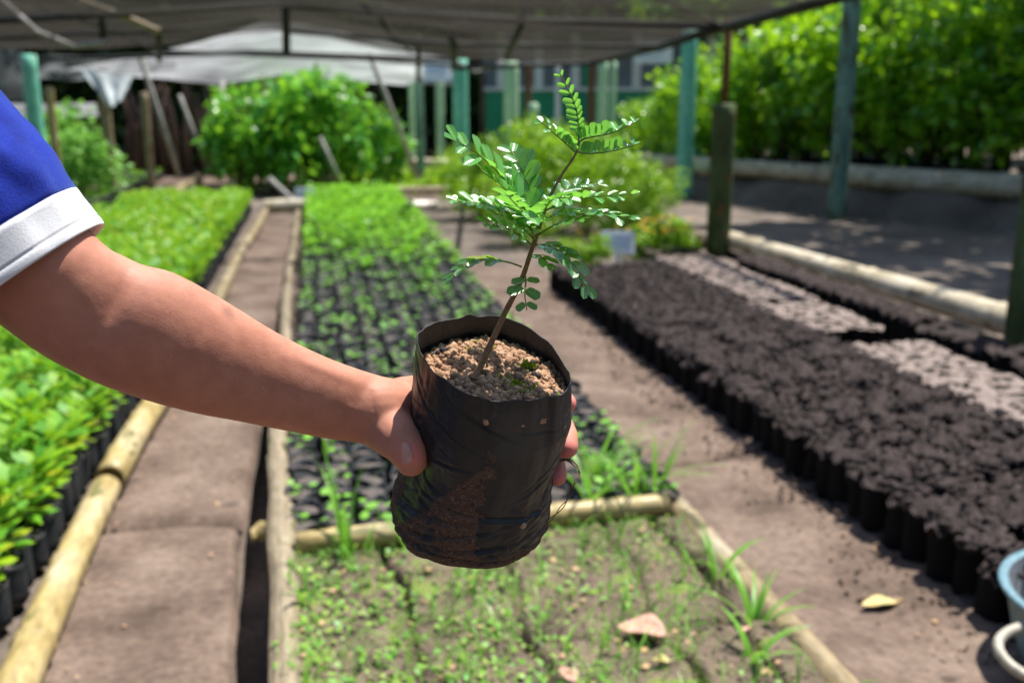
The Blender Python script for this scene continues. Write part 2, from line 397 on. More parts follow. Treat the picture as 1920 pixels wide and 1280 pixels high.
def post(name, base, h, r, mat, parent=None, taper=0.1, lean=(0, 0), n=14):
    rs = []
    ph = random.random() * 7
    for t in np.linspace(0, 1, 14):
        rr = r * (1 - taper * t)
        rs.append([(lean[0] * t + rr * math.cos(a) * (1 + .05 * math.sin(3 * a + ph + t)), lean[1] * t + rr * math.sin(a), h * t) for a in [2 * PI * k / n for k in range(n)]])
    rs.append([(lean[0] + .7 * (q[0] - lean[0]), lean[1] + .7 * (q[1] - lean[1]), h + 0.01) for q in rs[-1]])
    v, f = loft(rs)
    o = link(name, mesh(name, v, f), mat, parent)
    if parent is None: o.location = base
    else: o.location = base
    return o

# ================================================================== SETTING: ground, paths, beds
def sheet(name, x0, x1, y0, y1, nx, ny, zf, mat):
    xs, ys = np.meshgrid(np.linspace(x0, x1, nx), np.linspace(y0, y1, ny))
    z = zf(xs, ys)
    v = np.stack([xs.ravel(), ys.ravel(), z.ravel()], 1)
    return link(name, mesh(name, v, grid_faces(nx, ny)), mat)
gx = np.concatenate([np.linspace(-140, -1, 60), [-.32, -.295, -.282, -.225, -.212, -.19, -.165, -.15], np.linspace(0, 140, 60)])
gy = np.concatenate([np.linspace(-110, -2, 40), np.linspace(-1, 12, 27), [12.01], np.linspace(14, 170, 50)])
gxx, gyy = np.meshgrid(gx, gy)
gz = -.045 - .16 * ((gxx > -.29) & (gxx < np.where(gyy < 3.2, -.16, -.22)) & (gyy > -1.5) & (gyy < 12.005))   # the narrow ditch along the plank
g = link('ground', mesh('ground', np.stack([gxx.ravel(), gyy.ravel(), gz.ravel()], 1), grid_faces(len(gx), len(gy))), M['ground'])
tag(g, 'dark bare soil of the nursery ground', kind='structure')
def hillz(x, y):
    d = np.hypot(x - 2, y - 8)
    return -0.2 + 13 * np.clip((d - 36) / 26, 0, 1) ** 1.2 + 1.2 * fbm(x * .08, y * .08)
hl = sheet('hillside', -120, 120, -90, 150, 90, 90, lambda x, y: hillz(x, y) - 0.8 * (np.hypot(x - 2, y - 8) < 36), M['hillsoil'])
tag(hl, 'dark green wooded slope closing off the view', kind='structure')

def slab(name, xa, xb, y0, y1, nx, ny, seed, label, curve=None, rough=0.006):
    """a worn path surface with broken ends and crumbling sides"""
    u, w = np.meshgrid(np.linspace(0, 1, nx), np.linspace(0, 1, ny))
    Y = y0 + (y1 - y0) * w
    X0 = xa + 0.012 * fbm(Y * 5, 0 * Y + seed); X1 = xb + 0.012 * fbm(Y * 5, 0 * Y + seed + 3) + (.055 * np.clip(3.05 - Y, 0, 1.6) if seed == 1 else 0)
    X = X0 + (X1 - X0) * u
    if curve is not None:
        Y = Y + curve(u) * (1 - w) if curve.__name__ == 'near' else Y + curve(u) * w
    Z = rough * fbm(X * 7, Y * 7, seed, 5) * 2 + 0.01 * fbm(X * 1.5, Y * 1.5, seed, 2)
    e = np.minimum(np.minimum(u, 1 - u) * (xb - xa), np.minimum(w, 1 - w) * (y1 - y0))
    Z = Z - 0.035 * np.clip(1 - e / 0.018, 0, 1) ** 2
    v = np.stack([X.ravel(), Y.ravel(), Z.ravel()], 1)
    o = link(name, mesh(name, v, grid_faces(nx, ny)), M['path'])
    return tag(o, label, kind='structure')
def near(u): return 0.05 * np.sin(u * 3.0) - 0.02 * u
def far(u): return 0.05 * np.sin(u * 3.0) - 0.02 * u
slab('path', -0.72, -0.285, -1.0, 2.945, 50, 300, 1, 'grey trodden path left of the plank, nearest stretch', far)
slab('path', -0.72, -0.27, 2.992, 12.1, 40, 320, 2, 'grey trodden path left of the plank, beyond the crack', near)
def near2(u): return -0.03 * np.sin(u * 7.0) + 0.05 * u
near2.__name__ = 'near'
def far2(u): return -0.03 * np.sin(u * 7.0) + 0.05 * u
slab('path', 1.075, 1.80, -1.0, 3.205, 60, 300, 3, 'brown path right of the held bag, nearest stretch', far2, 0.009)
slab('path', 1.08, 1.72, 3.232, 7.9, 60, 280, 4, 'brown path right of the held bag, beyond the crack', near2, 0.009)
def foot_shadow_z(x, y):
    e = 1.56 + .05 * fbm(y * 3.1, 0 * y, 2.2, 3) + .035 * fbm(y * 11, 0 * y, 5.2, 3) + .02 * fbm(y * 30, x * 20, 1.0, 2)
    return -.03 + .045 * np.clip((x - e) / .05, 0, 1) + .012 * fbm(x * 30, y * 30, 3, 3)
t = sheet('foot_shadow_soil', 1.42, 1.68, 1.85, 6.9, 40, 620, foot_shadow_z, M['darksoil'])  # dark soil strip added to stand in for the bed's shadow on the path
tag(t, 'dark soil strip standing in for the shadow at the foot of the right bed', kind='structure')
# trodden ground on the right beyond the post line, and at the far end
t = sheet('terrace', 3.6, 16, 2.0, 26, 130, 180, lambda x, y: -0.02 + 0.03 * fbm(x * 1.3, y * 1.3) + 0.02 * fbm(x * 6, y * 6), M['ground'])
tag(t, 'brown bare earth between the right post row and the white log', kind='structure')
t = sheet('far_clearing', -9, 3.5, 14.6, 30, 80, 80, lambda x, y: -0.035 + 0.03 * fbm(x, y), M['path'])
tag(t, 'pale bare earth beyond the seedling beds', kind='structure')

# near, weedy germination section of the centre bed
def bedz(x, y):
    z = 0.085 + 0.016 * fbm(x * 6, y * 6, 3, 4) + 0.012 * fbm(x * 25, y * 25, 1, 3)
    for gx in (0.16, 0.44, 0.74, 0.93):
        z = z - 0.045 * np.exp(-((x - gx - 0.07 * fbm(y * 4, 0 * y + gx * 9)) / 0.011) ** 2) * (0.5 + 0.5 * np.clip(fbm(y * 2.5, 0 * y + gx * 31) * 3 + .1, 0, 1))
    for gy in (1.62, 1.98, 2.33, 2.6):
        z = z - 0.035 * np.exp(-((y - gy - 0.03 * fbm(x * 4, 0 * x + gy * 9)) / 0.011) ** 2) * np.clip(fbm(x * 3, 0 * x + gy * 17) * 3 + .2, 0, 1)
    return z
t = sheet('bed_soil', -0.12, 0.99, 0.6, 2.57, 220, 400, bedz, M['bedsoil'])
tag(t, 'crumbly cracked soil of the nearest bed section', kind='structure')

# ================================================================== edging poles and planks
def thing(o, label, cat, group=None): return tag(o, label, cat, group)
BG = 'bamboo poles edging the beds'
thing(pole('bamboo_pole', (-0.645, 0.9, 0.05), (-0.705, 3.22, 0.055), 0.048, M['bamboo'], None, 6, 0.05), 'thick yellow bamboo pole edging the left path, nearest one', 'bamboo pole', BG)
thing(pole('bamboo_pole', (-0.70, 3.26, 0.055), (-0.675, 5.5, 0.055), 0.05, M['bamboo'], None, 5, 0.08), 'bamboo pole edging the left path, passing below the elbow', 'bamboo pole', BG)
thing(pole('bamboo_pole', (-0.67, 5.55, 0.045), (-0.655, 8.9, 0.045), 0.042, M['oldbamboo'], None, 8, 0.1), 'thin bamboo pole along the path, rising above the forearm', 'bamboo pole', BG)
thing(pole('bamboo_pole', (-0.665, 8.95, 0.045), (-0.60, 12.1, 0.045), 0.045, M['oldbamboo'], None, 8, 0.1), 'farthest thin bamboo pole of the left path edge', 'bamboo pole', BG)
thing(pole('bamboo_pole', (-0.10, 2.545, 0.105), (0.975, 2.605, 0.11), 0.034, M['bamboo'], None, 5, 0.08), 'short yellow bamboo lying across the bed behind the bag', 'bamboo pole')
thing(pole('bamboo_pole', (-0.235, 2.80, 0.03), (-0.165, 2.81, 0.035), 0.022, M['bamboo'], None, 1), 'short round bamboo stub poking out left of the plank', 'bamboo stub')
thing(pole('bamboo_pole', (0.985, 0.7, 0.065), (1.05, 2.82, 0.06), 0.04, M['oldbamboo'], None, 4, 0.1), 'weathered bamboo pole edging the right side of the near bed', 'bamboo pole', BG)
thing(pole('bamboo_pole', (1.05, 0.7, 0.012), (1.10, 2.95, 0.01), 0.018, M['oldbamboo'], None, 4, 0.1), 'thin weathered bamboo beside the right edging pole', 'bamboo pole', BG)
def rough_plank(x0, x1, y0, y1, z0, z1, seed, jag):
    ny, rings = 120, []
    for i in range(ny):
        y = y0 + (y1 - y0) * i / (ny - 1)
        a = 0.007 * vn(y * 3, seed) ; b = 0.007 * vn(y * 4, seed + 5)
        j = jag * max(0.0, float(vn(y * 16, seed + 9))) if jag else 0
        c = 0.008 * vn(y * 5, seed + 2)
        rings.append([(x0 + a, y, z0), (x1 + b - j, y, z0), (x1 + b - j, y, z1 + c - .012), (x1 + b - j - .012, y, z1 + c), ((x0 + x1) / 2, y, z1 + c + .008), (x0 + a + .014, y, z1 + c), (x0 + a, y, z1 + c - .014)])
    return loft([[tuple(map(float, q)) for q in r] for r in rings])
v, f = rough_plank(-0.145, -0.075, 0.8, 3.32, -0.2, 0.10, 1, 0.02); v[:, 0] -= .0405 * (v[:, 1] - 1.88)
thing(link('edging_plank', mesh('edging_plank', v, f, False), M['plank']), 'grey weathered plank with jagged edge beside the near bed', 'plank')
v, f = rough_plank(-0.208, -0.15, 3.34, 7.2, -0.2, 0.085, 4, 0.008); v[:, 0] -= .0135 * (v[:, 1] - 3.34)
thing(link('edging_plank', mesh('edging_plank', v, f, False), M['plank']), 'weathered edging plank left of the sparse seedling rows', 'plank')
v, f = rough_plank(-0.26, -0.205, 7.22, 12.0, -0.2, 0.07, 6, 0.004)
thing(link('edging_plank', mesh('edging_plank', v, f, False), M['plank']), 'farthest edging plank beside the dense bright seedlings', 'plank')
thing(pole('bamboo_pole', (-0.62, 12.2, 0.09), (-0.1, 12.12, 0.09), 0.085, M['whitelog'], None, 0, 0, hollow=False), 'short pale log closing the far end of the left path', 'log')
thing(pole('bamboo_pole', (3.72, 3.9, 0.09), (3.60, 8.55, 0.10), 0.088, M['whitelog'], None, 3, 0.15), 'long pale pole on the ground between the two right posts', 'pole')
thing(pole('log', (3.1, 8.9, 0.08), (3.35, 8.4, 0.06), 0.08, M['bark'], None, 0, 0, hollow=False), 'short mossy log beside the right post foot', 'log')
LA, LD = G(1130, 298, .42), G(2010, 357, .42)
ldir = (LD - LA).normalized(); lback = Vector((-ldir.y, ldir.x, 0))
if lback.y < 0: lback = -lback
llen = (LD - LA).length
uu, ww = np.meshgrid(np.linspace(-1.5, llen + 8, 120), np.concatenate([np.linspace(-.42, .05, 14), np.linspace(.15, 14, 50)]))
bz = -.08 + .38 * np.clip((ww + .36 + .16 * fbm(uu * 2.6, ww * 1.5, 4.2)) / .34, 0, 1) + .05 * fbm(uu * 2.2, ww * 2.2) + .02 * fbm(uu * 7, ww * 7)
bx, by = LA.x + ldir.x * uu + lback.x * ww, LA.y + ldir.y * uu + lback.y * ww
t = link('soil_bank', mesh('soil_bank', np.stack([bx.ravel(), by.ravel(), bz.ravel()], 1), grid_faces(120, 64)), M['ground'])
tag(t, 'low raised soil bank carrying the sapling hedge', kind='structure')
lm = LA.lerp(LD, .585)
thing(pole('log', LA, lm - ldir * .03, 0.115, M['whitelog'], None, 2, 0, hollow=False), 'long white log below the sapling hedge, its farther half', 'log')
thing(pole('log', lm + ldir * .03, LD, 0.14, M['whitelog'], None, 2, 0.0, hollow=False), 'long white log below the sapling hedge, its nearer half', 'log')
thing(pole('log', B(690, 17.5) + Vector((0, 0, .28)), B(860, 17.2) + Vector((0, 0, .26)), 0.08, M['whitelog'], None, 0, 0, hollow=False), 'pale log lying among grass behind the seedling', 'log')
thing(pole('bamboo_pole', G(225, 425, .05), G(372, 335, .05), 0.09, M['oldbamboo'], None, 3, 0, hollow=False), 'pale log edging the second bed on the left', 'log')
thing(pole('bamboo_pole', G(70, 390, .05), G(215, 345, .05), 0.07, M['oldbamboo'], None, 3, 0, hollow=False), 'old pole on the ground by the pale bush at left', 'pole')
thing(pole('bamboo_pole', (-0.3, 14.5, .05), (2.0, 14.7, .05), 0.05, M['oldbamboo'], None, 5, 0, hollow=False), 'bamboo pole closing the far end of the centre bed', 'bamboo pole', BG)
v, f = tube([(0, 0, 0), (0, 0, .05)], [.30, .27], 20)
v = v * np.array([1.15, .8, 1]) + np.array([0, 0, 0]); v[:, 2] += 0.012 * fbm(v[:, 0] * 9, v[:, 1] * 9)
o = link('flat_stone', mesh('flat_stone', v, f), M['stone_pale']); o.location = G(772, 383, 0.0); o.location.z = -0.02
thing(o, 'bright pale flat stone right of the far seedlings', 'stone')

# ================================================================== bags of soil and seedlings
def bag_mesh(r, h, seed, n=12):
    R_ = np.random.default_rng(seed); ph = R_.random(4) * 7
    ang = np.arange(n) * 2 * PI / n
    rings = []
    for t, k in ((0, .9), (.06, 1.0), (.25, 1.02), (.45, 1.02), (.7, 1.0), (.93, 1.0), (1.0, 1.03)):
        rr = r * k * (1 + .05 * np.sin(3 * ang + ph[0] + 2 * t) + .04 * np.sin(5 * ang + ph[1]))
        zz = h * t + (0.010 * np.sin(2 * ang + ph[2]) + .006 * np.sin(5 * ang + ph[3])) * (t > .9)
        rr = rr + r * .05 * vn(np.cos(ang) * 3 + seed, np.sin(ang) * 3, t * 4 + seed)
        rings.append(np.stack([rr * np.cos(ang), rr * np.sin(ang), zz], 1))
    inn = rings[-1].copy(); inn[:, :2] *= .95; low = inn.copy(); low[:, 2] -= .03
    v, f = loft(rings + [inn, low], True, False)
    return mesh('bag', v, f)
def soil_mesh(r, h, seed, dome, lump, n=12):
    R_ = np.random.default_rng(seed)
    V = [(0, 0, h + dome)]; ang = np.arange(n) * 2 * PI / n
    for q in (.35, .65, .85, .97):
        for a in ang:
            x, y = r * q * math.cos(a), r * q * math.sin(a)
            V.append((x, y, h + dome * (1 - q * q) + lump * float(fbm(x * (40 if lump < .02 else 62), y * (40 if lump < .02 else 62), seed * 3.7, 4)) * 2))
    Fc = [[0, 1 + k, 1 + (k + 1) % n] for k in range(n)]
    for j in range(3):
        for k in range(n):
            a, b = 1 + j * n + k, 1 + j * n + (k + 1) % n
            Fc.append([a, a + n, b + n, b])
    return mesh('soil', np.array(V), Fc)
def mesh_data(me):
    v = np.empty(len(me.vertices) * 3); me.vertices.foreach_get('co', v)
    return v.reshape(-1, 3), [list(p.vertices) for p in me.polygons]
def plant_mesh(nl, L, h, seed, wid=1.0, shape=LEAF6, spread=.6, stem=True, lift=0.5):
    R_ = np.random.default_rng(seed)
    a = np.arange(nl) * 2.4 + R_.random(nl) * .6
    tz = h * (0.35 + .65 * (np.arange(nl) + .5) / nl)
    el = lift * (0.1 + .9 * (np.arange(nl) / max(1, nl))) + (R_.random(nl) - .5) * .35
    D = np.stack([np.cos(a) * np.cos(el), np.sin(a) * np.cos(el), np.sin(el)], 1)
    P = np.stack([.01 * np.cos(a), .01 * np.sin(a), tz], 1) + D * .012
    U = np.stack([-np.cos(a) * .4, -np.sin(a) * .4, np.ones(nl)], 1) + rand_dirs(nl, R_) * .35
    parts = [leaves(P, D, U, L * (.75 + .5 * R_.random(nl)), wid, shape)]
    if stem: parts.append(tube([(0, 0, 0), (.004, 0, h * .5), (0, .003, h)], [.0028, .0024, .0016], 5))
    v, f = join(parts)
    return mesh('foliage', v, f)
def in_view(p, pad=60):
    x, y, d = project(p); return d > .3 and -pad < x < 1920 + pad and -pad < y < 1280 + pad
def split_near(pts, n, pad=60):
    seen = [p for p in pts if in_view(p[:3], pad)]
    seen.sort(key=lambda p: project(p[:3])[2])
    beside = [p for p in pts if not in_view(p[:3], pad) and p[1] > .9]      # just outside the frame: kept as mass so the beds go on
    return seen[:n], seen[n:] + beside
def bulk(name, items, mat, label, cat):
    v, f = join(items)
    o = link(name, mesh(name, v, f), mat)
    return tag(o, label, cat, kind='stuff')
def placed(md, p, rz, s=1.0):
    v, f = md; c, q = math.cos(rz), math.sin(rz)
    R2 = np.array([[c, q, 0], [-q, c, 0], [0, 0, 1]])
    return v @ R2 * s + np.array(p), f
bagA = [bag_mesh(.05, .125, s) for s in range(5)]
soilA = [soil_mesh(.049, .108, s, .008, .006) for s in range(5)]
sproutA = [plant_mesh(k, L, h, 40 + i, 1.15, ROUND, lift=.3) for i, (k, L, h) in enumerate(((3, .022, .03), (4, .026, .04), (5, .032, .05), (2, .02, .02), (6, .034, .055), (4, .022, .03)))]
lushA = [plant_mesh(k, L, h, 60 + i, 1.2, ROUND, lift=.5) for i, (k, L, h) in enumerate(((7, .036, .06), (10, .042, .09), (6, .034, .05), (11, .045, .12)))]
leftA = [plant_mesh(k, L, h, 80 + i, .62, LEAF6, lift=.75) for i, (k, L, h) in enumerate(((30, .058, .14), (34, .062, .17), (26, .055, .11), (32, .066, .18), (28, .07, .15), (30, .054, .12)))]
for l, mt in ((bagA, 'rowbag'), (soilA, 'bagsoil'), (sproutA, 'sprout'), (lushA, 'lushleaf'), (leftA, 'bedleaf')):
    for me in l: me.materials.append(M[mt])

def potted(name, bag, soil, plant, label, cat, group, psoil):
    r = tag(link(name, bag), label, cat, group)
    s = link('soil', soil, None, r)
    if plant is not None:
        q = link('sprout', plant, None, r); q.location = (0, 0, psoil)
    return r
def fill_bed(xs, ys, jit, kinds, nmax, name, label, cat, group, soil_z, pick, stuff_name, stuff_label, bags, soils, bulk_bag=True, skip=None, hscale=(.94, 1.08), labf=None, tilt=0.0):
    pts = [(x + random.uniform(-jit, jit), y + random.uniform(-jit, jit), -0.02, i_, j_) for j_, y in enumerate(ys) for i_, x in enumerate(xs)]
    if skip: pts = [p for p in pts if not skip(*p[:3])]
    nearp, rest = split_near(pts, nmax)
    ij = {p[:3]: p for p in pts}; rest = [p[:3] for p in rest]
    cache = {}
    for p in nearp:
        i, j, pl = random.randrange(len(bags)), random.randrange(len(soils)), pick(p)
        key = (i, j, pl.name if pl else None)
        rz = random.random() * 6.3; s = random.uniform(*hscale)
        if key not in cache:
            r = potted(name, bags[i], soils[j], pl, label, cat, group, soil_z); cache[key] = r
            r.location = p[:3]; r.rotation_euler = (0, 0, rz); r.scale = (1, 1, s)
        else:
            r = dup(cache[key], p[:3], rz); r.scale = (1, 1, s)
        if tilt: r.rotation_euler = (random.gauss(0, tilt), random.gauss(0, tilt), rz)
        r['label'] = (labf(p[3], p[4]) if labf else None) or label
    if rest:
        bm_, pm = [], {}
        bd = [mesh_data(b) for b in bags]; sd = [mesh_data(b) for b in soils]; cd = {}
        soilp = []
        for p in rest:
            rz = random.random() * 6.3
            if bulk_bag:
                bm_.append(placed(random.choice(bd), p, rz)); soilp.append(placed(random.choice(sd), p, rz))
            pl = pick(p)
            if pl:
                if pl.name not in cd: cd[pl.name] = (mesh_data(pl), pl.materials[0])
                pm.setdefault(pl.materials[0].name, []).append(placed(cd[pl.name][0], (p[0], p[1], p[2] + soil_z), rz))
        if bm_:
            bulk(stuff_name + '_bags', bm_, bags[0].materials[0], stuff_label, cat)
            bulk(stuff_name + '_soil', soilp, soils[0].materials[0], stuff_label, cat)
        for k, it in pm.items(): bulk(stuff_name + '_leaves', it, bpy.data.materials[k], stuff_label, cat)

# centre bed
ORD = ['first', 'second', 'third', 'fourth', 'fifth', 'sixth', 'seventh', 'eighth', 'ninth', 'tenth', 'eleventh', 'twelfth', 'thirteenth', 'fourteenth']
def labC(i, j): return 'small soil bag, %s row behind the crosswise bamboo, %s from the plank' % (ORD[j], ORD[i]) if j < 12 else None
def labR(i, j): return 'dark soil bag in the edge row along the path, %s from the tub' % ORD[j] if i == 0 and j < 13 else None
def labL(i, j): return None
def pickC(p):
    y = p[1] + 0.6 * float(vn(p[0] * 2.0, p[1] * .8)) + .5 * p[0]
    if random.random() < (y - 6.6) / 4.0: return random.choice(lushA)
    if y > 5.2: return random.choice(sproutA) if random.random() < .6 else None
    return random.choice(sproutA) if random.random() < .55 else None
fill_bed([-.085 + .108 * i for i in range(11)], [2.70 + .108 * j for j in range(107)], .011, None, 298, 'seedling_bag',
         'small black soil bag with a tiny green sprout in the centre bed', 'seedling bag', 'seedling bags of the centre bed', .11, pickC, 'far_seedlings',
         'dense rows of bagged seedlings at the far end of the centre bed', bagA, soilA, labf=labC, tilt=.04)
# left bed with tall leafy seedlings
fill_bed([-.85 - .108 * i for i in range(13)], [1.3 + .108 * j for j in range(106)], .012, None, 300, 'leafy_seedling',
         'leafy bright green seedling in a black bag in the left bed', 'seedling', 'leafy seedlings of the left bed', .11, lambda p: random.choice(leftA), 'left_bed_seedlings',
         'mass of bright leafy seedlings at the far end of the left bed', bagA, soilA, hscale=(.8, 1.2))
# second bed further left, thin greyish seedlings
fill_bed([-2.75 - .15 * i for i in range(10)], [9.5 + .16 * j for j in range(60)], .02, None, 0, 'x', '', 'seedlings', '', .11, lambda p: random.choice(sproutA + lushA[:1]), 'distant_bed',
         'far second bed of thin grey green seedlings at left', bagA, soilA)

# right beds: black bags heaped with dark soil
bagR = [bag_mesh(.050, .163, 20 + s) for s in range(5)]
soilR = [soil_mesh(.058, .152, 20 + s, .030, .026, 18) for s in range(9)]
soilD = [soil_mesh(.066, .154, 40 + s, .016, .012, 16) for s in range(6)]
for me in bagR: me.materials.append(M['blackbag'])
for me in soilR: me.materials.append(M['darksoil'])
for me in soilD: me.materials.append(M['drysoil'])
fill_bed([1.635 + .104 * i for i in range(8)], [2.02 + .104 * j for j in range(46)], .016, None, 205, 'soil_bag',
         'black bag heaped with dark lumpy soil in the right bed', 'soil bag', 'dark soil bags of the right bed', 0, lambda p: None, 'right_bed',
         'last dark soil bags at the ends of the right bed', bagR, soilR, hscale=(.85, 1.12), labf=labR, tilt=.05)
fill_bed([2.54 + .104 * i for i in range(4)], [2.6 + .104 * j for j in range(44)], .010, None, 75, 'soil_bag',
         'black bag filled with pale dry soil in the strip beside the right bed', 'soil bag', 'pale soil bags of the narrow strip', 0, lambda p: None, 'pale_strip',
         'pale soil bags', bagR, soilD, skip=lambda x, y, z: 4.35 < y < 4.65, hscale=(.84, .92))
fill_bed([3.10, 3.21], [3.0 + .106 * j for j in range(38)], .02, None, 18, 'soil_bag',
         'soil bag in the narrow shaded rows beside the pale pole', 'soil bag', 'soil bags of the narrow rows', 0, lambda p: None, 'single_row',
         'soil bags', bagR, soilR, skip=lambda x, y, z: random.random() < .03, hscale=(.8, .95))

# ================================================================== weeds, grass, leaf litter on the near bed
def scatter(n, x0, x1, y0, y1, dens=None):
    P = np.stack([rng.uniform(x0, x1, n), rng.uniform(y0, y1, n)], 1)
    if dens is not None: P = P[rng.random(n) < dens(P[:, 0], P[:, 1])]
    return P
P = scatter(5200, -.13, 0.96, 1.2, 2.54, lambda x, y: np.clip(.60 - .50 * x + 1.2 * fbm(x * 5, y * 5, 2.2, 3) + .25 * (y > 2.5), .03, 1))
n = len(P); a = rng.random(n) * 6.3; el = rng.uniform(.05, .9, n)
D = np.stack([np.cos(a) * np.cos(el), np.sin(a) * np.cos(el), np.sin(el)], 1)
zb = bedz(P[:, 0], P[:, 1])
v, f = leaves(np.stack([P[:, 0], P[:, 1], zb + rng.uniform(0, .018, n)], 1), D, rand_dirs(n) * .4 + [0, 0, 1], rng.uniform(.005, .017, n) * (1.25 - .45 * P[:, 0]), .9, ROUND)
tag(link('weeds', mesh('weeds', v, f), M['weed']), 'small green weeds sprouting over the near bed soil', 'weeds', kind='stuff')
P = scatter(8000, -.13, 0.98, 1.2, 2.56, lambda x, y: np.clip(.35 + .9 * fbm(x * 4, y * 4, 9.2, 3) + .5 * (y > 2.6), .05, 1))
n = len(P); a = rng.random(n) * 6.3; el = rng.uniform(.6, 1.5, n)
D = np.stack([np.cos(a) * np.cos(el), np.sin(a) * np.cos(el), np.sin(el)], 1)
v, f = leaves(np.stack([P[:, 0], P[:, 1], bedz(P[:, 0], P[:, 1]) - .004], 1), D, np.stack([-np.cos(a), -np.sin(a), .6 + 0 * a], 1), rng.uniform(.02, .06, n) * (1 + 1.2 * (rng.random(n) < .12)), .9, BLADE)
tag(link('grass', mesh('grass', v, f), M['grass']), 'short thin grass blades scattered over the near bed', 'grass', kind='stuff')
P = scatter(170, -.13, 0.96, 1.2, 2.54)
n = len(P)
v, f = leaves(np.stack([P[:, 0], P[:, 1], bedz(P[:, 0], P[:, 1]) + .008], 1), rand_dirs(n) * [1, 1, .15], rand_dirs(n) * .35 + [0, 0, 1], rng.uniform(.008, .022, n), 1.0, LEAF6)
tag(link('leaf_litter', mesh('leaf_litter', v, f), M['litter']), 'bits of dry leaf litter on the near bed', 'litter', kind='stuff')
P = np.vstack([scatter(150, 1.12, 1.78, 1.6, 7.5), scatter(90, -.68, -.3, 1.5, 8)])
n = len(P)
v, f = leaves(np.stack([P[:, 0], P[:, 1], 0 * P[:, 0] + .008], 1), rand_dirs(n) * [1, 1, .15], rand_dirs(n) * .3 + [0, 0, 1], rng.uniform(.005, .022, n) * rng.uniform(.5, 1, n), 1.0, LEAF6)
tag(link('path_litter', mesh('path_litter', v, f), M['litter']), 'tiny dry leaf scraps on the paths', 'litter', kind='stuff')
# crumbs of soil along the right bed foot
P = np.vstack([scatter(5200, 1.25, 1.66, 1.7, 6.5, lambda x, y: np.clip((x - 1.25) / .4, 0, 1) ** 2)])
P = np.vstack([P, scatter(700, -.14, 0.96, 1.2, 2.54)])
ico = bmesh.new(); bmesh.ops.create_icosphere(ico, subdivisions=1, radius=1.0)
icov = np.array([q.co[:] for q in ico.verts]); icof = [[q.index for q in p.verts] for p in ico.faces]; ico.free()
def crumbs(pts, sizes, r=rng):
    n = len(pts); k = len(icov)
    J = icov[None] * (1 + .35 * (r.random((n, k, 1)) - .5)) * np.asarray(sizes)[:, None, None] * (0.75 + .5 * r.random((n, 1, 3)))
    V = (J + np.asarray(pts)[:, None, :]).reshape(-1, 3)
    Fc = (np.arange(n)[:, None, None] * k + np.array(icof)[None]).reshape(-1, 3)
    return V, Fc.tolist()
P2 = scatter(2600, 1.6, 2.42, 2.1, 6.7); P2 = P2[np.hypot(P2[:, 0] - 1.9, P2[:, 1] - 1.75) > .45]
P = np.vstack([P, P2])
zz = np.where(P[:, 0] > 1.58, .165 + .022 * fbm(P[:, 0] * 30, P[:, 1] * 30), 0) + np.where(P[:, 0] > 1.58, 0, 1) * np.where(P[:, 0] > 1.2, .004, bedz(P[:, 0], P[:, 1]))
up_ = P[:, 0] > 1.58
v, f = crumbs(np.stack([P[up_, 0], P[up_, 1], zz[up_]], 1), rng.uniform(.004, .014, up_.sum()))
tag(link('soil_clods', mesh('soil_clods', v, f), M['darksoil']), 'loose dark clods strewn over the right bed', 'soil', kind='stuff')
P, zz = P[~up_], zz[~up_]
v, f = crumbs(np.stack([P[:, 0], P[:, 1], zz], 1), rng.uniform(.002, .008, len(P)))
tag(link('soil_crumbs', mesh('soil_crumbs', v, f), M['path']), 'loose dark soil crumbs at the foot of the right bed', 'soil', kind='stuff')

def grass_tuft(p, nb, L, spread, seed, label, group='tall grass tufts'):
    R_ = np.random.default_rng(seed); parts = []
    for k in range(nb):
        a = R_.random() * 6.3; l = L * R_.uniform(.6, 1.15); s = spread * R_.uniform(.5, 1.3); w = R_.uniform(.0045, .008)
        pts = []
        for t in np.linspace(0, 1, 8):
            r_ = s * t ** 1.7 + .01; z = l * (t - .42 * s / L * t ** 2.6)
            pts.append(Vector((math.cos(a) * r_, math.sin(a) * r_, z)))
        sd = Vector((-math.sin(a), math.cos(a), 0)); V = []
        for i, q in enumerate(pts):
            ww = w * (1 - (i / 7) ** 2.2) + .0004
            V += [q - sd * ww + Vector((0, 0, .001)), q, q + sd * ww + Vector((0, 0, .001))]
        Fc = []
        for i in range(7):
            for c in (0, 1): Fc.append([i * 3 + c, i * 3 + c + 1, i * 3 + c + 4, i * 3 + c + 3])
        parts.append((np.array([tuple(q) for q in V]), Fc))
    v, f = join(parts)
    o = link('grass_tuft', mesh('grass_tuft', v, f), M['grass']); o.location = p
    return tag(o, label, 'grass', group)
grass_tuft((.03, 2.49, .07), 7, .33, .12, 1, 'tall grass tuft at the left end of the crosswise bamboo')
grass_tuft((.2, 2.5, .07), 8, .14, .09, 2, 'short grass tuft under the crosswise bamboo, left of the bag')
grass_tuft((.76, 2.67, .07), 13, .27, .2, 3, 'arching grass tuft just right of the held bag')
grass_tuft((.90, 2.69, .07), 13, .28, .2, 4, 'arching grass tuft near the right end of the crosswise bamboo')
grass_tuft((.98, 2.74, .04), 12, .30, .14, 5, 'upright grass tuft at the bed corner by the right path')
grass_tuft((.84, 2.9, .07), 10, .27, .18, 6, 'grass tuft growing between the bags behind the bamboo')
grass_tuft((.96, 2.2, .05), 8, .17, .12, 7, 'grass tuft leaning on the right edging bamboo')
grass_tuft((.95, 1.95, .05), 10, .2, .15, 8, 'grass tuft beside the right bamboo close to the frame bottom')
grass_tuft((.88, 1.8, .07), 6, .13, .1, 9, 'grass tuft right of the dry tan leaf')
grass_tuft((.45, 2.44, .07), 10, .10, .07, 10, 'short grass tuft below the held bag')
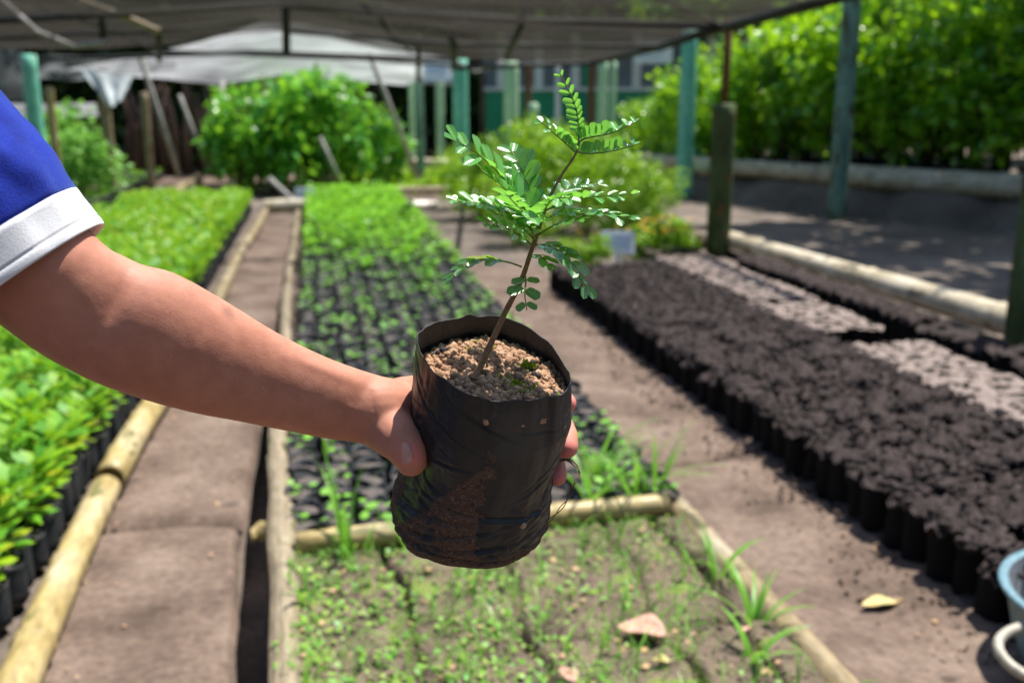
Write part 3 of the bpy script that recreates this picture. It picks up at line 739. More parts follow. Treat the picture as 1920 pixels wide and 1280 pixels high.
grass_tuft((-.07, 2.25, .07), 6, .11, .07, 12, 'grass tuft against the jagged plank')
grass_tuft((.0, 3.3, .09), 4, .12, .06, 11, 'small grass tuft among the bags near the plank')

def fallen_leaf(p, L, w, rz, mat, label, curl):
    nu, nv = 9, 15; V = []
    for j in range(nv):
        t = j / (nv - 1); hw = w * (math.sin(PI * min(1, t * .98 + .02)) ** .75) * (1 - .15 * t)
        for i in range(nu):
            u = i / (nu - 1) * 2 - 1
            V.append((u * hw, (t - .5) * L, curl * (u * u) * hw / w * (1 + .4 * math.sin(5 * t)) + curl * .8 * (t - .5) ** 2 + .002 * math.sin(9 * t + 4 * u) - (.004 if abs(u) < .1 else 0)))
    st = tube([(0, -L * .5, curl * .2), (0, -L * .62, curl * .5)], [.0016, .0012], 6)
    v, f = join([(np.array(V), grid_faces(nu, nv)), st])
    o = link('fallen_leaf', mesh('fallen_leaf', v, f), mat); o.location = p; o.rotation_euler = (0.1, 0.05, rz)
    s = o.modifiers.new('s', 'SOLIDIFY'); s.thickness = .0012
    return tag(o, label, 'leaf')
q = G(1205, 1185, .1); fallen_leaf((q.x, q.y, .100), .115, .05, 1.15, M['dryleaf'], 'pinkish tan dry leaf lying on the near bed', .02)
q = G(1650, 1125, .02); fallen_leaf((q.x, q.y, .012), .115, .027, 1.75, M['yellowleaf'], 'yellow and green fallen leaf on the right path', .008)
q = G(1240, 1243, .1); fallen_leaf((q.x, q.y, .108), .04, .014, 1.4, M['yellowleaf'], 'small yellowish leaf below the tan one', .004)
q = G(1065, 1270, .1); fallen_leaf((q.x, q.y, .108), .055, .02, .4, M['dryleaf'], 'small tan leaf at the bottom edge of the near bed', .006)
q = G(1395, 1185, .1); fallen_leaf((q.x, q.y, .108), .035, .014, 2.1, M['dryleaf'], 'small orange dry leaf beside the right bamboo', .004)

# ================================================================== enamel tub at lower right
tl = G(1912, 1130, .19)
TR = .27
tc = Vector((tl.x + TR * .985, tl.y - TR * .10, -.02))
root = empty('wash_tub', tc)
tag(root, 'blue grey round tub with pale handle at the foot of the right bed', 'tub')
ang = np.arange(48) * 2 * PI / 48
def ringz(r, z): return np.stack([r * np.cos(ang), r * np.sin(ang), 0 * ang + z], 1)
v, f = loft([ringz(.19, 0), ringz(.2, .008), ringz(.235, .1), ringz(.255, .19), ringz(TR, .2), ringz(TR + .004, .208), ringz(TR, .214), ringz(.252, .21)], True, False)
link('shell', mesh('shell', v, f), M['tub'], root)
v, f = loft([ringz(.251, .2095), ringz(.246, .19), ringz(.228, .1), ringz(.19, .02)], False, True)
link('inside', mesh('inside', v, f), M['tub_in'], root)
hp = [tc + Vector(q) for q in ((-.258, -.0, .17), (-.30, .0, .165), (-.345, -.01, .15), (-.362, -.05, .135), (-.348, -.10, .12), (-.30, -.15, .115), (-.235, -.16, .12))]
v, f = tube([p - tc for p in hp], [.012, .013, .013, .013, .013, .012, .011], 10)
h = link('handle', mesh('handle', v, f), M['cream'], root)
sb = h.modifiers.new('s', 'SUBSURF'); sb.levels = sb.render_levels = 2

# ================================================================== posts and shade roof
r = empty('net_post', (3.46, 8.28, -.04)); tag(r, 'short mossy green post with a rusty pipe holding the net corner', 'post', 'posts carrying the shade net')
post('shaft', (0, 0, 0), 1.30, .105, M['greenpost'], r, .05)
v, f = tube([(0, 0, 1.25), (.01, 0, 2.0)], .034, 10); link('pipe', mesh('pipe', v, f), M['rust'], r)
r = empty('net_post', (3.56, 4.40, -.04)); tag(r, 'mossy green post at the right frame edge', 'post', 'posts carrying the shade net')
post('shaft', (0, 0, 0), 1.34, .115, M['greenpost'], r, .05)
v, f = tube([(0, 0, 1.3), (.01, 0, 2.02)], .034, 10); link('pipe', mesh('pipe', v, f), M['rust'], r)
def simple_post(px, depth, ytop, r, mat, label, ybase=None, group='painted posts at the back'):
    b = B(px, depth); b.z = -.05
    o = post('post', b, Zat(depth, ytop) + .05, r, mat, None, .06)
    return tag(o, label, 'post', group)
simple_post(1583, 11.2, -80, .105, M['bluepost'], 'tall faded green post standing before the sapling hedge')
simple_post(1288, 13.7, 60, .115, M['tealpost'], 'turquoise post left of the rusty pipe')
simple_post(864, 15.8, 112, .125, M['tealpost'], 'turquoise post directly behind the seedling top left')
simple_post(958, 18, 118, .14, M['palepost'], 'thick pale green post right of the turquoise one')
simple_post(787, 17, 135, .07, M['bluepost'], 'thin dark green post left of the hanging sign')
simple_post(772, 17.6, 140, .05, M['palepost'], 'thin pale post, leftmost of the pair by the hanging sign')
simple_post(825, 20, 150, .09, M['palepost'], 'pale post under the hanging white sign')
simple_post(1130, 18.5, 115, .10, M['palepost'], 'pale green post against the green building')
simple_post(1108, 15, 110, .05, M['rust'], 'thin dark brown post holding the far net corner', None, 'posts carrying the shade net')
simple_post(990, 17, 120, .06, M['rust'], 'rusty brown pipe post before the green building')
simple_post(1000, 16, 195, .08, M['palepost'], 'short pale post in front of the rusty pipe')
simple_post(1150, 17.5, 118, .05, M['palepost'], 'slim pale post right of the thicker pale green one')
simple_post(905, 21, 140, .06, M['bark'], 'slim dark post behind the turquoise one')
simple_post(1045, 19.5, 120, .05, M['white_frame'], 'slim white post before the green building')
simple_post(62, 12, 105, .10, M['tealpost'], 'turquoise post at the left beside the sleeve')
simple_post(197, 14, 130, .075, M['oldbamboo'], 'brown bamboo post right of the pale bush')
simple_post(95, 12.6, 165, .055, M['bamboo'], 'orange brown bamboo post beside the turquoise left post')
simple_post(272, 15, 175, .06, M['oldbamboo'], 'thin bamboo post before the dry banana stems')

# shade net roof: sagging cloth over a frame of pipes
YF, YN, ZN = 13.2, 5.6, 1.92
far_px = [(-500, 98), (-250, 92), (0, 88), (200, 92), (330, 78), (500, 44), (620, 56), (740, 84), (850, 106), (1000, 112), (1120, 116)]
cp = []
for px, py in far_px:
    v0 = W(px, py, 13.0); cp.append((v0.x, v0.y, v0.z))
cp = np.array(cp)
xsf = cp[:, 0]; xr = xsf[-1]
nu, nv = 90, 60
U_, V_ = np.meshgrid(np.linspace(0, 1, nu), np.linspace(0, 1, nv))
e1, e2 = G(1352, 60, 0), None
def at_z(px, py, z): return G(px, py, z)
pr_mid, pr_near = at_z(1350, 57, 1.95), W(1640, -22, 5.9)
xa = -8.0
def edge(v_):  # right edge of the roof
    pts = [np.array(pr_near), np.array(pr_mid), cp[-1]]
    t = v_ * 2
    return np.where(t[..., None] < 1, pts[0] + (pts[1] - pts[0]) * t[..., None], pts[1] + (pts[2] - pts[1]) * (t[..., None] - 1))
E_ = edge(V_)
Xl = -8.0 + 0 * V_
X = Xl + (E_[..., 0] - Xl) * U_
yfar = np.interp(X, cp[:, 0], cp[:, 1])
Y0 = E_[..., 1]
Yl = pr_near.y + (yfar - pr_near.y) * V_
Y = Yl + (Y0 - Yl) * U_ ** 6
zf = np.interp(X, cp[:, 0], cp[:, 2])
zl = 1.98 + (zf - 1.98) * V_
Z = zl + (E_[..., 2] - zl) * U_ ** 4
Z = Z - .05 * np.abs(np.sin(X * 1.4)) * np.sin(V_ * PI * 4) ** 2 * (1 - U_ ** 8) + .02 * fbm(X * 1.7, Y * 1.7)
v = np.stack([X.ravel(), Y.ravel(), Z.ravel()], 1)
roof = empty('shade_roof', (0, 9, 0)); tag(roof, 'dark shade net roof on thin pipes stretched over the far beds', 'shade net')
v[:, 1] -= 9
link('net', mesh('net', v, grid_faces(nu, nv)), M['net'], roof)
def beam(pxs, r=.028, mat='darkpipe', parent=roof, name='pipe', off=Vector((0, 9, 0))):
    pts = [W(*q) - off for q in pxs]
    v, f = tube(pts, r, 8); return link(name, mesh(name, v, f), M[mat], parent)
beam([(-60, 42, 8.2), (300, 22, 8.4), (545, 6, 8.5)])
beam([(540, 12, 8.4), (760, 26, 8.3), (980, 38, 8.3), (1350, 50, 8.5)])
beam([(-80, 112, 12.4), (200, 108, 12.6), (470, 98, 12.7), (850, 112, 12.8)])
beam([(300, 96, 12.3), (700, 112, 12.5), (860, 124, 12.6)], .02)
beam([(845, 128, 12.7), (1120, 118, 12.9)], .03)
beam([(1350, 52, 8.55), (1240, 88, 10.4), (1118, 116, 12.9)], .04)
beam([(1660, -30, 5.9), (1500, 14, 7.0), (1352, 54, 8.55)], .045)
beam([(982, -30, 8.2), (980, 36, 8.3)], .03)
beam([(982, 38, 8.3), (948, 112, 12.6)], .03)
beam([(535, -40, 8.3), (537, 100, 8.6)], .034)
beam([(850, 52, 10), (852, 128, 12.6)], .04)
beam([(191, 20, 8.6), (193, 78, 8.7)], .032)
beam([(298, 52, 10), (298, 112, 12.2)], .034)
beam([(785, 70, 11.5), (784, 150, 12.5)], .03)
beam([(560, -20, 8.0), (1000, 70, 11), (1120, 116, 12.9)], .015)
beam([(-60, 75, 10.2), (300, 58, 10.3), (540, 30, 10.4)], .02)
beam([(540, 60, 10.6), (850, 84, 10.8), (1235, 88, 10.4)], .02)
beam([(690, -30, 7.6), (735, 60, 10.4), (770, 100, 12.6)], .016)
beam([(80, -30, 7.6), (215, 60, 10.3), (300, 100, 12.5)], .016)
beam([(1200, -20, 7.4), (1350, 50, 8.5)], .02)
for k, (pts, rad) in enumerate((([(-30, -30, 8), (70, 60, 8.2), (140, 88, 8.3), (200, 78, 8.4)], .02), ([(148, 0, 8.3), (210, 30, 8.4), (300, 60, 8.5)], .028))):
    vs = [W(*q) for q in pts]
    o = pole('bamboo_batten', vs[0], vs[-1], rad, M['oldbamboo'], None, 3, 0, bend=0.0) if k else link('rope', mesh('rope', *tube(vs, rad, 8)), M['greystick'])
    tag(o, 'pale bamboo batten hanging under the shade net at left' if k else 'pale slack rope looping under the shade net at left', 'batten' if k else 'rope')
v, f = tube([W(850, 110, 15), W(890, 135, 15), W(925, 128, 15), W(945, 115, 15)], .018, 8)
tag(link('rope', mesh('rope', v, f), M['greystick']), 'pale rope loop beside the turquoise post', 'rope')

def cloth(name, top, bot, mat, label, nu=40, nv=16, fold=.12, fr=7, cat='cloth', seed=0):
    """a hanging sheet between two polylines, with folds"""
    T = np.array([tuple(W(*q)) for q in top]); Bt = np.array([tuple(W(*q)) for q in bot])
    def samp(A, t):
        k = np.linspace(0, 1, len(A)); return np.stack([np.interp(t, k, A[:, i]) for i in range(3)], -1)
    u, w = np.meshgrid(np.linspace(0, 1, nu), np.linspace(0, 1, nv))
    P_ = samp(T, u) * (1 - w[..., None]) + samp(Bt, u) * w[..., None]
    d = fold * (np.sin(u * fr * 6 + 2 * w) * (.3 + .7 * w) + fbm(u * 6, w * 4, seed + .5))
    P_[..., 1] += d; P_[..., 2] += .25 * fold * fbm(u * 9, w * 3, seed + 2.5)
    c = P_.reshape(-1, 3).mean(0); c[2] = 0
    o = link(name, mesh(name, P_.reshape(-1, 3) - c, grid_faces(nu, nv)), M[mat]); o.location = c
    return tag(o, label, cat)
cloth('shade_cloth', [(250, 108, 17), (380, 78, 17), (490, 42, 17), (560, 44, 17), (700, 74, 17), (860, 112, 17)], [(120, 130, 15), (300, 148, 15), (400, 158, 15), (540, 140, 15), (640, 150, 15), (760, 160, 15)], 'palenet', 'pale grey sunlit shade cloth hanging beyond the roof', 60, 20, .10, 5)
cloth('shade_cloth', [(80, 100, 13.8), (200, 108, 14), (330, 112, 14)], [(60, 150, 13.6), (200, 150, 13.7), (330, 130, 14)], 'greynet', 'grey net flap sagging under the roof at left', 40, 14, .12, 4, seed=3)
cloth('plastic_sheet', [(150, 128, 13.2), (250, 142, 13.2)], [(205, 205, 13), (228, 188, 13)], 'whitecloth', 'bright white plastic flap hanging below the net at left', 16, 10, .06, 2, seed=5)
cloth('shade_cloth', [(-120, 88, 11.5), (45, 92, 11.5)], [(-120, 195, 11.3), (40, 188, 11.3)], 'greynet', 'grey net curtain hanging at the far left', 24, 12, .10, 3, seed=7)
cloth('plastic_sheet', [(-60, 196, 17), (180, 193, 17)], [(-60, 222, 16.6), (185, 218, 16.6)], 'palenet', 'low pale sheet stretched behind the left turquoise post', 24, 6, .05, 3, seed=9)
cloth('shade_cloth', [(660, 118, 18), (850, 122, 18)], [(650, 150, 18), (850, 160, 18)], 'palenet', 'light grey cloth strip under the far roof edge', 24, 8, .06, 3, seed=11)

def stick(a, b, r, label, mat='greystick'):
    v, f = tube([a, (a + b) / 2 + Vector((0, 0, -.02)), b], [r, r, r], 7)
    return tag(link('support_stick', mesh('support_stick', v, f), M[mat]), label, 'stick', 'thin slanting sticks')
stick(W(262, 105, 13), W(338, 335, 14), .035, 'slanting grey stick left of the leafy saplings')
stick(W(336, 178, 14.5), W(392, 322, 15), .03, 'slanting grey stick right of the longer left one')
stick(W(418, 150, 15), W(398, 322, 15.2), .035, 'nearly upright grey stick at the left of the sapling cluster')
stick(W(692, 100, 13), W(785, 335, 14), .035, 'long slanting grey stick right of the sapling cluster')
stick(W(600, 258, 13.5), W(648, 360, 13.9), .03, 'slanting pale stick low in front of the sapling cluster')
stick(W(505, 335, 12.6), W(572, 392, 12.5), .035, 'short slanting stick at the end of the left path')

# ================================================================== signs
def sign(px, py, w, h, depth, label, stake, lines, lean=0.0):
    c = W(px, py, depth)
    root = empty('sign', c, YAW + lean); root.rotation_euler[0] = -.3; tag(root, label, 'sign'); cz = c.z; c.z = 0
    obox('board', -w / 2, w / 2, -.008, .008, c.z - h / 2, c.z + h / 2, M['sign_white'], root, .003)
    for k in range(lines):
        zz = c.z + h * (.26 - .2 * k); ww = w * (.36 - .05 * (k % 2))
        obox('faded_line', -ww, ww * .9, -.0105, -.0085, zz - h * .04, zz + h * .04, M['sign_blue'], root, 0)
    if stake: obox('stake', -.018, .018, .009, .026, -.05 - cz, c.z - h * .2, M['sign_white'], root, .003)
    else: obox('rim', -w / 2, w / 2, -.011, .011, c.z - h / 2 - .03, c.z - h / 2 - .002, M['sign_blue'], root, .002)
    return root
sign(1158, 455, .275, .19, 8.05, 'white plant sign on a stake at the far end of the right bed', True, 3)
sign(571, 364, .24, .17, 12.4, 'small white sign on a stake at the end of the left path', True, 2)
sign(820, 131, .40, .25, 13.6, 'white sign board hanging under the far roof edge', False, 3)

# ================================================================== green building
D0 = 21.0
bl, br = B(905, D0), B(1420, D0)
bd = empty('green_building', (bl + br) / 2, YAW); tag(bd, 'low green building with grey screened windows behind the saplings', 'building')
wd = (br - bl).length / 2; zs = Zat(D0, 168); zt = Zat(D0, 62)
obox('wall', -wd, wd, 0, .15, -.1, zs, M['plaster_green'], bd)
obox('window_band', -wd, wd, .05, .13, zs + .002, zt, M['window_grey'], bd)
obox('sill', -wd, wd, -.05, .16, zs - .03, zs + .04, M['white_frame'], bd)
for px in (940, 1010, 1078, 1100, 1192, 1250, 1330, 1400):
    x = (px - 1162.5) / F * D0; g_ = 'plaster_green' if px in (1100, 1250) else 'white_frame'
    obox('window_post', x - .09, x + .09, -.02, .14, zs + .045, zt - .02, M[g_], bd)
for (xa_, xb_) in ((1017, 1070), (1108, 1184), (1200, 1242), (1258, 1322)):
    a_, b_ = (xa_ - 1162.5) / F * D0, (xb_ - 1162.5) / F * D0
    for k in range(3):
        zz = zs + .12 + (zt - zs - .2) * (k + .5) / 3
        obox('slat', a_, b_, .01, .04, zz - .02, zz + .02, M['window_grey'], bd, 0)
obox('side_wall', -wd, -wd + .15, .16, 5, -.1, zt, M['plaster_green'], bd)
obox('side_wall', wd - .15, wd, .16, 5, -.1, zt, M['plaster_green'], bd)
obox('roof', -wd - .4, wd + .4, -.6, 5.4, zt + .005, zt + .10, M['roof_dark'], bd)
c = W(1226, 97, 19.6)
sg = empty('sign', (c.x, c.y, 0), YAW); tag(sg, 'white notice board on the green building by the net corner', 'sign')
obox('board', -.37, .37, -.02, .02, c.z - .22, c.z + .22, M['sign_white'], sg, .004)
for k in range(3): obox('faded_line', -.28, .24 - .06 * k, -.0245, -.0215, c.z + .1 - .1 * k - .015, c.z + .1 - .1 * k + .015, M['sign_blue'], sg, 0)

# ================================================================== shrubs, saplings, trees
def bush_meshes(n, rad, h, L, clumps, mat, k, stems=5, shape=LEAF5, seed=0, base=.25, wid=1.0, stem_r=.008, tight=1.0):
    out = []
    for i in range(k):
        R_ = np.random.default_rng(900 + seed * 10 + i)
        cv, cf = crown(n, (0, 0, base + (h - base) / 2), (rad, rad, (h - base) / 2), L, clumps, .5, shape, R_, wid, tight)
        fm = mesh('foliage', cv, cf); fm.materials.append(M[mat])
        st = []
        for s in range(stems):
            a = R_.random() * 6.3; q = rad * .75 * R_.random()
            st.append(tube([(.04 * math.cos(a), .04 * math.sin(a), 0), (q * .4 * math.cos(a), q * .4 * math.sin(a), h * .45), (q * math.cos(a), q * math.sin(a), h * .9)], [stem_r, stem_r * .75, stem_r * .3], 6))
        sv, sf = join(st); sm = mesh('stem', sv, sf); sm.materials.append(M['twig'] if stem_r < .03 else M['bark'])
        out.append((fm, sm))
    return out
def plant(name, ms, p, label, cat, group=None, s=1.0, rz=None, crown_name='foliage'):
    r = empty(name, p, random.random() * 6.3 if rz is None else rz); r.scale = (s,) * 3
    tag(r, label, cat, group)
    link(crown_name, ms[0], None, r); link('stem', ms[1], None, r)
    return r
# yellow-green shrubs behind the held seedling
sh = bush_meshes(2100, .60, 1.1, .058, 20, 'shrubleaf', 3, 9, LEAF5, 1, .05)
for i, (px, dp, s, lab) in enumerate(((1010, 10.6, 1.0, 'yellow green shrub directly behind the held seedling'), (1100, 10.0, 1.02, 'yellow green shrub behind the right side of the seedling'), (905, 11.4, .85, 'low yellow green shrub behind the left of the seedling'), (1185, 9.6, .72, 'loose low yellow green shrub right of the seedling'), (1065, 12.0, 1.05, 'yellow green shrub farther back behind the seedling tip'), (975, 9.2, .6, 'small dark based shrub at the far end of the right path'), (1235, 10.6, .62, 'loose yellow green shrub left of the right post'), (880, 12.6, .7, 'small yellow green shrub by the turquoise post'))):
    p = B(px, dp); p.z = -.04; plant('shrub', sh[i % 3], p, lab, 'shrub', None, s)
# low flowering plants by the white sign
fl = bush_meshes(700, .24, .32, .04, 14, 'shrubleaf', 2, 5, LEAF5, 2, .03)
for i, (px, py, s, lab) in enumerate(((1215, 480, .9, 'low green plant just right of the white plant sign'), (1262, 476, 1.0, 'low plant with orange and yellow flowers left of the right post'), (1110, 500, .9, 'low green plant left of the white plant sign'), (1300, 470, .6, 'small flowering plant against the right post'))):
    p = G(px, py); r = plant('flower_plant', fl[i % 2], (p.x, p.y + .2, -.03), lab, 'plant', None, s)
    R_ = np.random.default_rng(50 + i); nf = (8, 46, 4, 20)[i]
    P_ = np.stack([R_.uniform(-.2, .2, nf), R_.uniform(-.2, .15, nf), R_.uniform(.2, .33, nf)], 1)
    Vp = []
    for k in range(5):
        a = k * 2 * PI / 5 + R_.random(nf); Vp.append(leaves(P_, np.stack([np.cos(a), np.sin(a), .25 + 0 * a], 1), np.tile([0, -.4, 1.0], (nf, 1)), .024, 1.2, ROUND))
    v, f = join(Vp); link('blossom', mesh('blossom', v, f), M['flower'], r)
# sapling cluster at centre left
cl = bush_meshes(1050, .72, 1.9, .16, 24, 'clusterleaf', 3, 9, LEAF5, 3, .05, .8, .012, .72)
CL = 'broad leaved saplings in the centre left cluster'
for i, (px, dp, s, lab) in enumerate(((440, 14.6, .84, 'leftmost broad leaved sapling of the centre left cluster'), (505, 14.8, 1.04, 'tall bright sapling second from the left in the cluster'), (578, 15.2, .93, 'broad leaved sapling in the middle of the cluster'), (645, 15.0, .9, 'broad leaved sapling right of the cluster middle'), (705, 15.6, .78, 'rightmost sapling of the cluster by the slanting stick'), (490, 16.4, 1.05, 'sapling at the back left of the cluster'), (600, 16.8, 1.05, 'sapling at the back right of the cluster'))):
    p = B(px, dp); p.z = -.04; plant('sapling', cl[i % 3], p, lab, 'sapling', CL, s)
# bush at left under the net
sf_ = bush_meshes(1100, .5, 1.0, .085, 22, 'softleaf', 2, 5, LEAF5, 4, .05)
p = B(145, 13.2); p.z = -.04; plant('bush', sf_[0], p, 'pale green bush between the two left posts', 'bush', None, 1.0)
p = B(120, 14.4); p.z = -.04; plant('bush', sf_[1], p, 'pale green bush behind the one at the left posts', 'bush', None, 1.25)
p = B(20, 14.8); p.z = -.04; plant('bush', sf_[1], p, 'pale green bush half hidden by the blue sleeve', 'bush', None, 1.15)
# grassy patch beyond the centre bed
P = scatter(5000, .4, 4.2, 14.8, 19.5, lambda x, y: np.clip(.6 + fbm(x * 1.2, y * 1.2, 4.4, 3), .1, 1))
n = len(P); a = rng.random(n) * 6.3; el = rng.uniform(.3, 1.4, n)
D = np.stack([np.cos(a) * np.cos(el), np.sin(a) * np.cos(el), np.sin(el)], 1)
v, f = leaves(np.stack([P[:, 0], P[:, 1], 0 * a - .03], 1), D, rand_dirs(n) * .3 + [0, 0, 1], rng.uniform(.08, .2, n), .8, LEAF5)
tag(link('ground_cover', mesh('ground_cover', v, f), M['shrubleaf']), 'sunny low green ground cover beyond the centre bed', 'ground cover', kind='stuff')
# sapling hedge on the right, standing in black bags behind the white log
hd = bush_meshes(1200, .70, 2.35, .135, 34, 'saplingleaf', 4, 9, LEAF5, 5, .25, .8, .016, .72)
bigbag = bag_mesh(.16, .28, 77, 14); bigbag.materials.append(M['blackbag'])
line0, line1 = B(1150, 17.6), B(2150, 11.2)
HG = 'leafy saplings in the hedge row on the right'
labs = ['front row hedge sapling nearest the green building', 'front row hedge sapling left of the rusty pipe', 'front row hedge sapling right of the rusty pipe', 'front row hedge sapling midway to the tall faded post', 'front row hedge sapling just left of the tall faded post', 'front row hedge sapling behind the tall faded post', 'front row hedge sapling just right of the tall faded post', 'front row hedge sapling above the log joint', 'front row hedge sapling right of the log joint', 'front row hedge sapling near the right frame edge', 'front row hedge sapling at the right frame edge', 'front row hedge sapling beyond the right frame edge']
for row in range(3):
    for i in range(12):
        t = (i + .5 * (row == 1)) / 11
        p = LA.lerp(LD, t) + lback * (.5 + .95 * row + random.uniform(-.1, .1)) + ldir * random.uniform(-.1, .1); p.z = .29
        s = (.44 + .62 * min(1, t * 1.9)) * (1 + .18 * row) * random.uniform(.9, 1.1)
        lab = labs[i] if row == 0 else 'leafy sapling in the back rows of the hedge'
        r = plant('sapling', hd[(i + row) % 4], p, lab, 'sapling', HG if row == 0 else 'back row hedge saplings', s)
        if row == 0:
            b = link('bag', bigbag, None, r)
            for dx in (-.33, .33):
                b2 = link('bag', bigbag, None, r); b2.location = (dx, .05 * dx, 0)
# dry banana sheaths at left back
root = empty('dry_banana_clump', B(330, 18.5)); tag(root, 'clump of dry brown banana stems under the net at left', 'banana plant')
for k in range(22):
    R_ = random.Random(k); x, y = R_.uniform(-1.15, .75), R_.uniform(-.4, .5)
    v, f = tube([(x, y, -.05), (x + R_.uniform(-.1, .1), y, .8), (x + R_.uniform(-.25, .25), y + R_.uniform(-.2, .2), 1.2 + R_.random() * .7)], [.06, .045 + R_.random() * .03, .02], 8)
    link('stem', mesh('stem', v, f), M['drystem'], root)
# trees behind
def tree_meshes(seed, n=2600, mat='treeleaf', rad=1.9, h=6.5, L=.26):
    R_ = np.random.default_rng(seed)
    cv, cf = crown(n, (0, 0, h * .68), (rad, rad, h * .34), L, 44, .5, LEAF5, R_)
    cm = mesh('crown', cv, cf); cm.materials.append(M[mat])
    tr = [tube([(0, 0, 0), (.05, 0, h * .3), (-.05, .08, h * .55), (.02, 0, h * .85)], [.17, .13, .10, .03], 9)]
    for k in range(6):
        a = R_.random() * 6.3; z0 = h * R_.uniform(.35, .6)
        tr.append(tube([(0, 0, z0), (rad * .4 * math.cos(a), rad * .4 * math.sin(a), z0 + h * .13), (rad * .8 * math.cos(a), rad * .8 * math.sin(a), z0 + h * .22)], [.07, .045, .015], 7))
    tv, tf = join(tr); tm = mesh('trunk', tv, tf); tm.materials.append(M['bark'])
    return cm, tm
tm_ = [tree_meshes(s) for s in (1, 2, 3)]
tm2 = [tree_meshes(s, 2600, 'saplingleaf', 2.0, 5.6, .24) for s in (5, 6)]
def tree(p, k, s, label, ms=tm_, group='dark trees behind the nursery'):
    r = empty('tree', p, random.random() * 6.3); r.scale = (s,) * 3; tag(r, label, 'tree', group)
    link('crown', ms[k % len(ms)][0], None, r); link('trunk', ms[k % len(ms)][1], None, r)
    return r
spots = [(-150, 21), (-20, 20), (90, 22), (200, 21.5), (300, 20.5), (400, 22), (500, 21), (610, 22), (700, 23), (790, 24), (880, 25), (960, 27), (1060, 27), (1180, 28), (1290, 26), (1400, 24), (1520, 22), (1640, 20), (1760, 19), (1890, 18), (2050, 17)]
for i, (px, dp) in enumerate(spots):
    p = B(px, dp); p.z = -.1
    tree(p, i, random.uniform(.85, 1.1), 'dark leafy tree in the wood behind the nursery' if px < 1230 else 'leafy green tree behind the sapling hedge', tm_ if px < 1230 else tm2, 'dark trees behind the nursery' if px < 1230 else 'green trees behind the hedge')
# undergrowth and far wood
def ring_leaves(n, r0, r1, z1, L, seed, a0=0, a1=6.2832):
    R_ = np.random.default_rng(seed)
    a = R_.uniform(a0, a1, n); r_ = R_.uniform(r0, r1, n); z = z1 * R_.random(n)
    r_ = r_ + 2.5 * fbm(a * 14, z * .4, 3.3, 3)
    P = np.stack([2 + r_ * np.sin(a), 8 + r_ * np.cos(a), z + hillz(2 + r_ * np.sin(a), 8 + r_ * np.cos(a)) * 0], 1)
    return leaves(P, rand_dirs(n, R_) + [0, 0, -.3], rand_dirs(n, R_) * .8 + np.stack([-np.sin(a), -np.cos(a), .6 + 0 * a], 1), L * (.6 + .8 * R_.random(n)), 1.0, LEAF5)
v, f = ring_leaves(52000, 28, 34, 11, .62, 5)
tag(link('far_wood', mesh('far_wood', v, f), M['treeleaf']), 'dense dark wood surrounding the nursery', 'wood', kind='stuff')
v, f = ring_leaves(14000, 15.5, 19, 2.4, .25, 8, -.9, .25)
tag(link('undergrowth', mesh('undergrowth', v, f), M['treeleaf']), 'dark undergrowth at the back of the nursery', 'undergrowth', kind='stuff')
# spreading trees right of the frame lean a bough over the terrace and dapple it
R_ = np.random.default_rng(31)
cv, cf = crown(1500, (-2.7, -1.3, 7.7), (2.2, 1.9, .7), .3, 26, .6, LEAF5, R_)
cm = mesh('crown', cv, cf); cm.materials.append(M['saplingleaf'])
tv, tf = join([tube([(0, 0, 0), (.1, 0, 3.0), (-.5, -.2, 5.8), (-1.6, -.8, 7.3), (-3.4, -1.6, 7.9)], [.2, .16, .12, .08, .03], 10), tube([(-.5, -.2, 5.8), (-1.2, .3, 7.3), (-2.4, .2, 8.0)], [.09, .06, .02], 8), tube([(-1.0, -.5, 6.6), (-2.2, -2.0, 7.4), (-3.2, -2.7, 7.8)], [.07, .05, .02], 8)])
tm = mesh('trunk', tv, tf); tm.materials.append(M['bark'])
for p in ((10.9, 11.5, -.1), (11.3, 8.0, -.1)):
    r = empty('tree', p, 0.0); tag(r, 'tall leaning tree right of the nursery', 'tree', 'leaning trees right of the nursery')
    link('crown', cm, None, r); link('trunk', tm, None, r)

#__HERO__
# ================================================================== THE HELD POT: bag, soil, seedling
def nz(x, y, z, o=4):
    return mnoise.fractal(Vector((x, y, z)), 1.0, 2.0, o)
BASE = W(886, 1010, .79)
pot = empty('potted_seedling', BASE)
tag(pot, 'seedling with feathery leaves in a soil filled black bag held up by a hand', 'potted seedling')
def hero(name, v, f, mat, parent=None, smooth=True):
    me = mesh(name, np.asarray(v, float) - np.array(BASE), f, smooth)
    return link(name, me, M[mat] if isinstance(mat, str) else mat, parent or pot)
# bag axes: e1 across the rim, e2 away from the camera, ax down the bag
imgup = UP * .991 + RIGHT * .134
upv = (BACK * .5 + imgup * .866).normalized()
ax = -upv
e1 = (RIGHT * .991 - UP * .134).normalized()
e2 = (-BACK * .866 + imgup * .5).normalized()
C0 = W(928, 668, .68)
LEN = .1415
tk = [0, .06, .3, .45, .55, .66, .75, .84, .9, .96, 1.0]
rk = [.0522, .0528, .0556, .0545, .0532, .0540, .0556, .0575, .0576, .0566, .0545]
sk = [.0003, .001, .0024, .0014, .0008, -.0022, -.0024, -.0042, -.0046, -.0040, -.0035]  # sideways sag of the bag
_R = random.Random(21)
CREASE = [(_R.uniform(.05, .95), _R.uniform(-3.1, .1), _R.uniform(-.28, .28), _R.uniform(.008, .013), -_R.uniform(.0005, .0011), _R.uniform(.12, .5)) for _ in range(16)] + [(_R.uniform(.72, .99), _R.uniform(-3.1, .1), _R.uniform(-.2, .2), _R.uniform(.008, .012), -_R.uniform(.0008, .0016), _R.uniform(.15, .5)) for _ in range(12)]
def bag_r(t): return float(np.interp(t, tk, rk))
